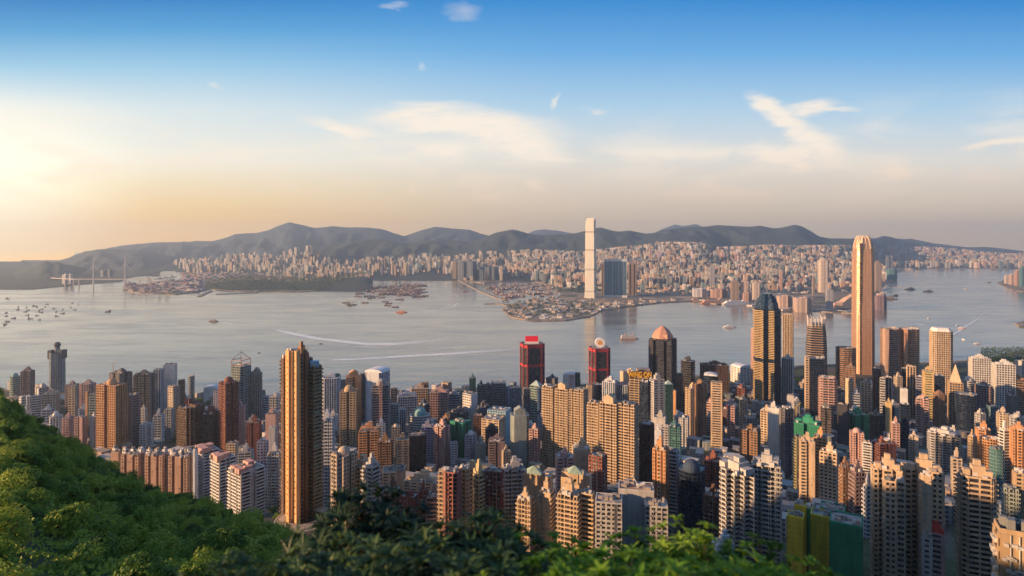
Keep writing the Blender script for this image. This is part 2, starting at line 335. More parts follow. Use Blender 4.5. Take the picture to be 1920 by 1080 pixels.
def ridge(name, prof, Yr, m, front=2600, back=1800, amp=60, step=5, zb=-3, seed=0.):
    p0, p1 = prof[0][0], prof[-1][0]; pp = [p0+i*step for i in range(int((p1-p0)/step)+1)]
    ys = [Yr-front*(1-i/20) for i in range(21)]+[Yr+back*t for t in (.08,.25,.5,.75,1)]
    def fz(p, Y):
        zr = max(2, Z(interp(prof, p), Yr)); 
        if Y <= Yr: t = 1-(Yr-Y)/front; k = t**1.25
        else: t = 1-(Y-Yr)/back; k = smooth(t)
        n = .5-abs(noise.fractal(Vector((X(p, Yr)/(front*.25), Y/(front*.75), seed)), .8, 2.1, 6))*1.5
        return zb+(zr-zb)*k+n*amp*1.3*(math.sin(math.pi*min(1, max(0, t)))+.06*(t > .9))*min(1, zr/200)
    return grid_mesh(name, pp, ys, fz, m)
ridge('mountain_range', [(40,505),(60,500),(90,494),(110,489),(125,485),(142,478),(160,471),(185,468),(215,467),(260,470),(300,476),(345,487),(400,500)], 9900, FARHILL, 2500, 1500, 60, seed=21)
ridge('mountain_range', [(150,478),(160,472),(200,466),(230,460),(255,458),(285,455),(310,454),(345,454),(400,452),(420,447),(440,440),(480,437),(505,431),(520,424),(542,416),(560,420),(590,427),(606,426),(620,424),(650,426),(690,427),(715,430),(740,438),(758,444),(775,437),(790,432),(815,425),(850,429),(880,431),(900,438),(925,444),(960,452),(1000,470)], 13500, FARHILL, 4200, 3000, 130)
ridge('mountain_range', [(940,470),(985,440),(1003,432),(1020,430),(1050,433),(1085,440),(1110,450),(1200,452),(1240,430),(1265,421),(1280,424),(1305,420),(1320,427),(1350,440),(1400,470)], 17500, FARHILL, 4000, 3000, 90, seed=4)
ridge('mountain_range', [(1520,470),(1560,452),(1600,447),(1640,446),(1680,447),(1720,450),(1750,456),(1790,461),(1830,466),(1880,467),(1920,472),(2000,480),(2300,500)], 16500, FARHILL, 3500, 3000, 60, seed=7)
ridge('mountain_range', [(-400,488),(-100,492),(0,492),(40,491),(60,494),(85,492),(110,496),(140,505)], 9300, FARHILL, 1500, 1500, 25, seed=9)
ridge('hill', [(-400,522),(-100,520),(0,513),(25,512),(45,506),(62,500),(78,491),(88,489),(98,494),(108,490),(120,496),(145,501),(175,506),(215,514),(260,520),(300,526)], 6900, HILLM, 1500, 1400, 45, seed=2)
ridge('hill', [(384,541),(400,534),(430,528),(470,524),(500,527),(540,530),(580,529),(620,527),(650,522),(676,518),(690,520),(699,527)], 5150, HILLM, 650, 500, 16, 3, seed=12)
ridge('hill', [(1395,540),(1420,528),(1440,520),(1460,524),(1480,535)], 5200, HILLM, 500, 400, 12, 4, seed=15)
ridge('hill', [(1045,545),(1060,534),(1085,529),(1110,531),(1130,540)], 5050, HILLM, 500, 300, 10, 4, seed=16)
# ---------------- the island we stand on
GT = [(0,394),(6,393.6),(9,392.3),(13,389),(20,385),(60,363),(350,190),(450,170),(550,145),(650,115),(800,80),(1000,40),(1200,15),(1400,6),(1650,3),(1900,3),(2100,3)]
ISH = [(-260,738),(0,728),(200,736),(400,745),(560,745),(740,732),(900,726),(1100,720),(1280,706),(1400,694),(1500,684),(1700,680),(1850,674),(1885,662),(1960,648),(2260,610)]
SIL = [(-300,1010),(-120,790),(-60,722),(0,712),(30,745),(60,768),(120,802),(160,832),(200,858),(240,872),(270,900),(300,914),(330,919),(370,930),(420,940),(450,952),(480,965),(520,980),(560,992),(600,1003),(630,1016),(650,1030),(672,1062),(700,1130)]  # unseen west end dropped low so sunlight reaches the front towers
def YS(px): return interp([(-100,275),(0,272),(240,244),(420,214),(560,192),(650,168),(700,148)], px)  # crest drawn nearer to keep its shadow off the front towers
def iz(px, Y):
    g = interp(GT, Y)
    if px > 760: return g
    ys = YS(px)
    if Y < 55: zl = g
    elif Y <= ys:
        t = (1/55-1/Y)/(1/55-1/ys); t = t**.8
        zl = Z(1165+(interp(SIL, px)+26-1165)*t, Y)+noise.fractal(Vector((X(px, Y)/22, Y/22, 0)), .8, 2, 3)*1.5*(1-t)
    else: zl = Z(interp(SIL, px)+26, ys)*(1-smooth((Y-ys)/110))
    k = 1-smooth((px-640)/120)
    return max(g, g+(zl-g)*k)
rows = [6,9,11,13,16,20,26,34,44,55]+[55+i*8 for i in range(1, 43)]+[410+i*35 for i in range(46)]
pxs = [-900+i*20 for i in range(30)]+[-300+i*8 for i in range(350)]+[2500,2700,3000]
def iz2(p, Y):
    s = shore_pt(p, interp(ISH, p))[1]; z = iz(max(-300, p), Y)
    return z if Y < s-25 else -2.0
grid_mesh('hillside_terrain', pxs, rows, iz2, ISLEG)
isp = [shore_pt(p, q, 2.5) for p, q in ISH]
mb = MB(); mb.prism(([(X(-260, 900), 900)]+[(X(2260, 900), 900)]+isp[::-1]), -3, 2.4); tag(mb.build('waterfront_ground', CITYG), kind='structure')
# the steep wooded slope below the lookout wears a lighter sheet of undergrowth colour
def depth(yb):
    """distance at which the island ground shows at photo row yb"""
    lo, hi = 60.0, 1950.0
    for _ in range(40):
        mid = (lo+hi)/2
        if HZ+F*(H-interp(GT, mid))/mid > yb: lo = mid
        else: hi = mid
    return (lo+hi)/2
# ================================================================== buildings
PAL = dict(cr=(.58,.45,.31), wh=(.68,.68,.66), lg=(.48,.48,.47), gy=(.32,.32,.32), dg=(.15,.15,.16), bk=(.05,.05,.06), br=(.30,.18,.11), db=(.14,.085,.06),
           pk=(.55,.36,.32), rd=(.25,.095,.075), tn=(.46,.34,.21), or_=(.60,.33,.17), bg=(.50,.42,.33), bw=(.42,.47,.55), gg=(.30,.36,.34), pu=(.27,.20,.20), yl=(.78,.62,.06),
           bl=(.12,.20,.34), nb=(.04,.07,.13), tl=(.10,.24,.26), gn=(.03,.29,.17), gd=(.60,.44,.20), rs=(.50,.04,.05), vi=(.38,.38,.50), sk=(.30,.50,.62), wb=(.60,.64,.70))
GLC = dict(dk=(.030,.034,.042), bl=(.03,.07,.12), gn=(.03,.08,.075), br=(.05,.035,.025), nb=(.012,.022,.045), bk=(.010,.011,.014), sk=(.10,.17,.22), gr=(.09,.10,.11))
def plan_pts(k):
    S = .5
    if k == 'rect': return [(-S,-S),(S,-S),(S,S),(-S,S)]
    if k == 'bev': c = .34; return [(-c,-S),(c,-S),(S,-c),(S,c),(c,S),(-c,S),(-S,c),(-S,-c)]
    if k == 'round': return [(S*math.cos(2*math.pi*i/16-1.767), S*math.sin(2*math.pi*i/16-1.767)) for i in range(16)]
    if k == 'notch':
        a, b = .10, .34; return [(-S,-S),(-a,-S),(-a,-b),(a,-b),(a,-S),(S,-S),(S,-a),(b,-a),(b,a),(S,a),(S,S),(a,S),(a,b),(-a,b),(-a,S),(-S,S),(-S,a),(-b,a),(-b,-a),(-S,-a)]
    if k == 'cross':
        a = .27; b = .40; return [(-a,-S),(a,-S),(a,-b),(b,-b),(b,-a),(S,-a),(S,a),(b,a),(b,b),(a,b),(a,S),(-a,S),(-a,b),(-b,b),(-b,a),(-S,a),(-S,-a),(-b,-a),(-b,-b),(-a,-b)]
    if k == 'comb':
        y1 = -.30; return [(-S,-S),(-.32,-S),(-.32,y1),(-.16,y1),(-.16,-S),(.16,-S),(.16,y1),(.32,y1),(.32,-S),(S,-S),(S,-.12),(.42,-.12),(.42,.12),(S,.12),(S,S),(-S,S),(-S,.12),(-.42,.12),(-.42,-.12),(-S,-.12)]
    if k == 'ell': return [(-S,-S),(.1,-S),(.1,-.05),(S,-.05),(S,S),(-S,S)]
    if k == 'zig': return [(-S,-.30),(-.36,-S),(-.22,-.30),(-.1,-S),(.06,-.30),(.2,-S),(.36,-.30),(S,-S),(S,S),(-S,S)]
    if k == 'arc': return [(S*math.cos(math.radians(a)), -.05+.45*math.sin(math.radians(a))) for a in range(180, 361, 20)]+[(S,S),(-S,S)]
    raise KeyError(k)
def fit(x0, x1, Y, plan, rot, r):
    """a plan polygon in world metres whose outline spans columns x0 to x1"""
    base = plan_pts(plan); a = math.radians(rot); c, s = math.cos(a), math.sin(a)
    wd = (x1-x0)/F*Y*.8; cx = X((x0+x1)/2, Y)
    for _ in range(5):
        pts = [(cx+(x*wd)*c-(y*wd*r)*s, Y+(x*wd)*s+(y*wd*r)*c) for x, y in base]
        q = [960+F*x/y for x, y in pts]; lo, hi = min(q), max(q)
        wd *= (x1-x0)/(hi-lo); cx += X((x0+x1)/2, Y)-X((lo+hi)/2, Y)
    return [(cx+(x*wd)*c-(y*wd*r)*s, Y+(x*wd)*s+(y*wd*r)*c) for x, y in base]
#           band bay  pier depth bdepth blankP
STY = dict(res=(.48, 3.4, 1.3, .30, .30, .12), rsb=(.36, 6.0, .9, .35, 1.15, .10), band=(.46, 0, 0, .3, .3, .05), grid=(.30, 3.0, .8, .6, .55, 0), vert=(.10, 2.8, 1.1, .7, .12, .05),
           glass=(.10, 3.0, .14, .10, .10, 0), strip=(.55, 9.0, 3.6, .25, .25, .2), wide=(.60, 7.0, 2.6, .25, .3, .3), blank=(.5, 3.4, 1.3, .3, .3, .75), net=(.09, 2.6, .22, .25, .22, 0))
def facade(root, poly, z0, z1, sty, col, gl, fh, rnd, cut=None, name='wall'):
    band, bay, pier, d, bd, bp = STY[sty]; q_ = fh/3.1; bay *= q_; pier *= q_*.92; d *= q_; bd *= q_; off = tuple(root.location); n = len(poly)
    g = MB(); g.prism(poly, z0, z1, top=False)
    gm = CURTAIN if sty in ('glass',) else (PAINT if sty == 'net' else GLAZE)
    g.build('glazing', gm, root, tuple(x*.8 for x in col) if sty == 'net' else GLC[gl], off)
    wm = MB(); nf = max(1, int(round((z1-z0)/fh))); fh = (z1-z0)/nf
    area = sum(poly[i][0]*poly[(i+1) % n][1]-poly[(i+1) % n][0]*poly[i][1] for i in range(n))
    def slab(a, t, nr, s0, s1, za, zb, dd, e0=0., e1=0., sides=True):
        A = (a[0]+t[0]*(s0-e0), a[1]+t[1]*(s0-e0)); B = (a[0]+t[0]*(s1+e1), a[1]+t[1]*(s1+e1))
        A2 = (A[0]+nr[0]*dd, A[1]+nr[1]*dd); B2 = (B[0]+nr[0]*dd, B[1]+nr[1]*dd)
        wm.face([(*A2, za), (*B2, za), (*B2, zb), (*A2, zb)]); wm.face([(*A2, zb), (*B2, zb), (*B, zb), (*A, zb)])
        if sides: wm.face([(*A, za), (*A2, za), (*A2, zb), (*A, zb)]); wm.face([(*B2, za), (*B, za), (*B, zb), (*B2, zb)])
    for i in range(n):
        a, b = poly[i], poly[(i+1) % n]; L = math.hypot(b[0]-a[0], b[1]-a[1])
        if L < .3: continue
        t = ((b[0]-a[0])/L, (b[1]-a[1])/L); nr = (t[1], -t[0]) if area > 0 else (-t[1], t[0])
        blank = rnd.random() < bp and sty != 'glass'
        if cut and i in cut: blank = cut[i]
        if blank:
            slab(a, t, nr, 0, L, z0, z1, d); 
            continue
        for k in range(nf): slab(a, t, nr, 0, L, z0+k*fh, z0+(k+band)*fh, bd, bd*.9, bd*.9, sides=(bd > .5))
        if bay:
            nb = max(1, int(round(L/bay))); st = L/nb; pw = min(pier, st*.6)
            for k in range(nb+1):
                s = k*st; s0, s1 = max(0, s-pw/2), min(L, s+pw/2)
                slab(a, t, nr, s0, s1, z0, z1, d+.04)
    wm.build(name, PAINT, root, tuple(v*.6 for v in col) if sty == 'net' else col, off)
    if root.location.y < 640 and sty in ('res', 'rsb', 'wide', 'grid') and cut is None:      # air conditioners, pipes and laundry frames on the near towers
        am = MB()
        for _ in range(130):
            i = rnd.randrange(n); a, b = poly[i], poly[(i+1) % n]; L = math.hypot(b[0]-a[0], b[1]-a[1])
            if L < 2: continue
            t = ((b[0]-a[0])/L, (b[1]-a[1])/L); nr = (t[1], -t[0]); s_ = rnd.uniform(.5, L-.8); zz = z0+rnd.randrange(nf)*fh+fh*rnd.uniform(0, .2); q = d+.35
            am.box(a[0]+t[0]*s_+nr[0]*q, a[1]+t[1]*s_+nr[1]*q, zz, rnd.uniform(.6, 1.1), .6, rnd.uniform(.5, .8), math.atan2(t[1], t[0]))
        for _ in range(5):
            i = rnd.randrange(n); a, b = poly[i], poly[(i+1) % n]; f_ = rnd.uniform(.2, .8); L = math.hypot(b[0]-a[0], b[1]-a[1]) or 1; nr = ((b[1]-a[1])/L, -(b[0]-a[0])/L)
            am.bar((a[0]+(b[0]-a[0])*f_+nr[0]*(d+.25), a[1]+(b[1]-a[1])*f_+nr[1]*(d+.25), z0), (a[0]+(b[0]-a[0])*f_+nr[0]*(d+.25), a[1]+(b[1]-a[1])*f_+nr[1]*(d+.25), z1), .14)
        o_ = am.build('wall_fittings', PAINT, root, rnd.choice([(.55,.55,.53),(.4,.38,.36),(.25,.25,.26)]), off); o_['kind'] = 'stuff'
def roof(root, poly, z, kind, col, rnd, big=True):
    off = tuple(root.location); n = len(poly); cx = sum(p[0] for p in poly)/n; cyy = sum(p[1] for p in poly)/n
    xs = poly[0]; e = Vector((poly[1][0]-poly[0][0], poly[1][1]-poly[0][1])); ang = math.atan2(e.y, e.x)
    cs, sn = math.cos(-ang), math.sin(-ang)
    lx = [(p[0]-cx)*cs-(p[1]-cyy)*sn for p in poly]; ly = [(p[0]-cx)*sn+(p[1]-cyy)*cs for p in poly]
    W, D = max(lx)-min(lx), max(ly)-min(ly)
    def at(u, v): return cx+(u*W)*math.cos(ang)-(v*D)*math.sin(ang), cyy+(u*W)*math.sin(ang)+(v*D)*math.cos(ang)
    m = MB(); m.face([(x, y, z+.25) for x, y in poly]); root = m.build('roof', PAINT, root, rnd.choice([(.34,.33,.32),(.42,.42,.42),(.25,.22,.2),(.28,.34,.32),(.36,.25,.2)]), off)
    m = MB(); m.prism([(cx+(x-cx)*1.02, cyy+(y-cyy)*1.02) for x, y in poly], z, z+1.1, top=False)
    m.prism([(cx+(x-cx)*.94, cyy+(y-cyy)*.94) for x, y in poly][::-1], z+.2, z+1.1, top=False)
    for i in range(n):
        a, b = poly[i], poly[(i+1) % n]; f = lambda p, k: (cx+(p[0]-cx)*k, cyy+(p[1]-cyy)*k, z+1.1)
        m.face([f(a, 1.02), f(b, 1.02), f(b, .94), f(a, .94)])
    m.build('parapet', PAINT, root, tuple(min(.75, x*1.08) for x in col), off)
    core = tuple(min(.75, x*1.03) for x in col)
    if kind in ('core', 'core2', 'mast', 'tanks'):
        h = rnd.uniform(5, 8.5); m = MB(); x, y = at(rnd.uniform(-.06, .06), rnd.uniform(.0, .1)); m.box(x, y, z, W*.40, D*.42, h, ang)
        x2, y2 = at(.02, .05); m.box(x2, y2, z+h, W*.2, D*.24, 3.2, ang); m.build('plant_room', PAINT, root, core, off)
        if kind == 'core2':
            for u in (-.33, .33):
                m = MB(); x, y = at(u, -.05+rnd.uniform(-.1, .1)); m.box(x, y, z, W*.2, D*.3, 4.2, ang); m.build('stair_head', PAINT, root, core, off)
        if kind == 'tanks':
            m = MB(); x, y = at(-.3, .2); m.lathe(x, y, [(0.01, z), (W*.08, z), (W*.08, z+3.5), (.01, z+4.2)], 10); m.build('water_tank', PAINT, root, (.55,.55,.53), off)
        if kind == 'mast':
            m = MB(); x, y = at(0, .05); m.bar((x, y, z+h+3), (x, y, z+h+16), .35); m.build('antenna', METAL, root, None, off)
    if kind in ('flat', 'core', 'core2', 'tanks', 'mast') and big:
        m = MB()
        for _ in range(7):
            x, y = at(rnd.uniform(-.4, .4), rnd.uniform(-.42, .42)); m.box(x, y, z+.25, rnd.uniform(1.2, .16*W+1), rnd.uniform(1.2, .14*D+1), rnd.uniform(1.2, 3.2), ang)
        m.build('roof_equipment', PAINT, root, rnd.choice([(.5,.5,.5),(.4,.36,.32),(.6,.6,.58),(.22,.24,.25)]), off)
    if kind == 'gable':
        m = MB(); g = W*.30; d0 = D*.30; hh = 7
        def P3(u, v, zz): return (cx+u*math.cos(ang)-v*math.sin(ang), cyy+u*math.sin(ang)+v*math.cos(ang), zz)
        m.box(cx, cyy, z, 2*g, 2*d0, hh, ang)
        a, b, c = P3(-g*1.08, -d0*1.05, z+hh), P3(g*1.08, -d0*1.05, z+hh), P3(0, -d0*1.05, z+hh+g*.62)
        a2, b2, c2 = P3(-g*1.08, d0*1.05, z+hh), P3(g*1.08, d0*1.05, z+hh), P3(0, d0*1.05, z+hh+g*.62)
        m.face([a, b, c]); m.face([b2, a2, c2]); m.face([b, b2, c2, c]); m.face([a2, a, c, c2]); m.build('gabled_penthouse', PAINT, root, core, off)
    if kind in ('pyr', 'pyrg'):
        m = MB(); m.prism([(cx+(x-cx)*.9, cyy+(y-cyy)*.9) for x, y in poly], z+1, z+1+min(W, D)*.5, scale=.05, cen=(cx, cyy))
        m.build('pyramid_roof', PAINT, root, (.42,.55,.52) if kind == 'pyrg' else core, off)
    if kind in ('dome', 'domeb'):
        m = MB(); r = min(W, D)*.36; m.lathe(cx, cyy, [(r, z), (r, z+r*.35), (r*.92, z+r*.7), (r*.68, z+r*1.05), (r*.34, z+r*1.25), (.005, z+r*1.32)], 16)
        m.build('dome', PAINT, root, (.22,.42,.42) if kind == 'dome' else core, off, smooth=False)
    if kind == 'arch':
        m = MB(); k = 8; pr = [(-math.cos(math.pi*i/k)*.5*W, math.sin(math.pi*i/k)*W*.14) for i in range(k+1)]
        def P4(u, v, zz): return (cx+u*math.cos(ang)-v*math.sin(ang), cyy+u*math.sin(ang)+v*math.cos(ang), zz)
        for (u0, h0), (u1, h1) in zip(pr, pr[1:]): m.face([P4(u0, -D/2, z+1.2+h0), P4(u1, -D/2, z+1.2+h1), P4(u1, D/2, z+1.2+h1), P4(u0, D/2, z+1.2+h0)][::-1])
        for v in (-D/2, D/2): m.face([P4(u, v, z+1.2+h_) for u, h_ in pr])
        m.build('vaulted_roof', PAINT, root, (.72,.76,.80), off)
    return W, D, ang, at
REXT = dict(flat=1.5, core=9, core2=9, mast=14, tanks=9, gable=13, pyr=11, pyrg=11, dome=11, domeb=11, arch=6)
def volume(root, x0, x1, yt, Y, plan='rect', rot=-28, r=.85, sty='res', col='cr', gl='dk', rf='core', zb=None, rnd=None, cut=None, big=True):
    rnd = rnd or random.Random(int(x0*7+yt)); c = PAL[col] if isinstance(col, str) else col; c = tuple(v*.92 for v in c)
    poly = fit(x0, x1, Y, plan, rot, r); dd = (max(p[1] for p in poly)-min(p[1] for p in poly))/2
    zt = Z(yt, Y+dd*.3)-REXT[rf]*min(1, (x1-x0)/F*Y/26)
    z0 = root.location.z if zb is None else zb
    if zt < z0+8: zt = z0+8
    facade(root, poly, z0, zt, sty, c, gl, min(5.2, max(3.2, Y*.0041)), rnd, cut)
    W, D, ang, at = roof(root, poly, zt, rf, c, rnd, big)
    return poly, zt, W, D, ang, at
FOOT = []      # footprints (x, y, radius) of everything built, for spacing the infill
ROWS = []      # (x0, x1, yt, Y, nick)
NM = dict(res='apartment_tower', rsb='balcony_apartment_tower', wide='apartment_block', strip='apartment_tower', blank='apartment_block', net='netted_tower', band='office_tower', grid='office_block', vert='office_tower', glass='glass_tower')
def B(x0, x1, yt, yb, col, sty, plan, rf, label, nick=None, gl='dk', rot=None, r=.85, nm=None, cat=None, vols=(), Y=None, cut=None, group=None):
    rnd = random.Random(int(x0*31+yt*7)); Y = Y or depth(yb)
    if rot is None: rot = rnd.uniform(0, 16) if (x0 < 985 and rnd.random() < .72) or rnd.random() < .3 else -28+rnd.uniform(-9, 9)
    gz = min(interp(GT, Y), iz((x0+x1)/2, Y))-1.5
    name = nm or NM[sty]; root = empty(name, (X((x0+x1)/2, Y), Y, gz), label=label, cat=cat or name.replace('_', ' ').replace('balcony ', '').replace('netted tower', 'tower').replace('glass tower', 'office tower').replace('office block', 'office tower'))
    if group: root['group'] = group
    res = volume(root, x0, x1, yt, Y, plan, rot, r, sty, col, gl, rf, None, rnd, cut)
    for v in vols:
        v = dict(v); vx0, vx1, vy = v.pop('b'); dY = v.pop('dY', 0)
        a = dict(plan='rect', rot=rot, r=.8, sty=sty, col=col, gl=gl, rf='flat'); a.update(v); volume(root, vx0, vx1, vy, Y+dY, rnd=rnd, **a)
    wd = (x1-x0)/F*Y; FOOT.append((X((x0+x1)/2, Y), Y, wd/2)); ROWS.append((x0, x1, yt, Y, nick))
    return root, Y, res
def loft(root, base, cen, prof, fh, band, d, bay, pier, col, gl, gm=CURTAIN, zcap=True):
    """tower whose plan shrinks with height: prof = [(z, scale)]"""
    off = tuple(root.location); n = len(base); cx, cyy = cen
    def pl(z, e=0.0):
        s = interp(prof, z); out = []
        for x, y in base:
            L = math.hypot(x, y) or 1; out.append((cx+x*s+x/L*e, cyy+y*s+y/L*e))
        return out
    zs = [p[0] for p in prof]; g = MB()
    for a, b in zip(zs, zs[1:]):
        p, q = pl(a), pl(b); u = 0
        for i in range(n):
            j = (i+1) % n; L = math.hypot(base[j][0]-base[i][0], base[j][1]-base[i][1])
            g.face([(*p[i], a), (*p[j], a), (*q[j], b), (*q[i], b)], [(u, a-zs[0]), (u+L, a-zs[0]), (u+L, b-zs[0]), (u, b-zs[0])]); u += L
    if zcap: g.face([(*p_, zs[-1]) for p_ in pl(zs[-1])])
    g.build('glazing', gm, root, gl, off)
    w_ = MB(); z = zs[0]
    while z < zs[-1]-1:
        z2 = min(z+fh*band, zs[-1]); p, q, pi, qi = pl(z, d), pl(z2, d), pl(z), pl(z2)
        for i in range(n):
            j = (i+1) % n; w_.face([(*p[i], z), (*p[j], z), (*q[j], z2), (*q[i], z2)]); w_.face([(*q[i], z2), (*q[j], z2), (*qi[j], z2), (*qi[i], z2)])
        z += fh
    w_.build('floor_bands', PAINT, root, col, off)
    if bay:
        m = MB()
        for a, b in zip(zs, zs[1:]):
            p, q, po, qo = pl(a, -.1), pl(b, -.1), pl(a, d+.25), pl(b, d+.25)
            for i in range(n):
                j = (i+1) % n; L = math.hypot(p[j][0]-p[i][0], p[j][1]-p[i][1]); nb = max(1, int(round(L/bay)))
                for k in range(nb+1):
                    t0, t1 = max(0, k/nb-pier/2/L), min(1, k/nb+pier/2/L); lp = lambda A, t: (A[i][0]+(A[j][0]-A[i][0])*t, A[i][1]+(A[j][1]-A[i][1])*t)
                    o0, o1, O0, O1 = lp(po, t0), lp(po, t1), lp(qo, t0), lp(qo, t1); i0, i1, I0, I1 = lp(p, t0), lp(p, t1), lp(q, t0), lp(q, t1)
                    m.face([(*o0, a), (*o1, a), (*O1, b), (*O0, b)]); m.face([(*i0, a), (*o0, a), (*O0, b), (*I0, b)]); m.face([(*o1, a), (*i1, a), (*I1, b), (*O1, b)])
        m.build('mullions', PAINT, root, col, off)
    return pl
def rotp(pts, deg): c, s = math.cos(math.radians(deg)), math.sin(math.radians(deg)); return [(x*c-y*s, x*s+y*c) for x, y in pts]
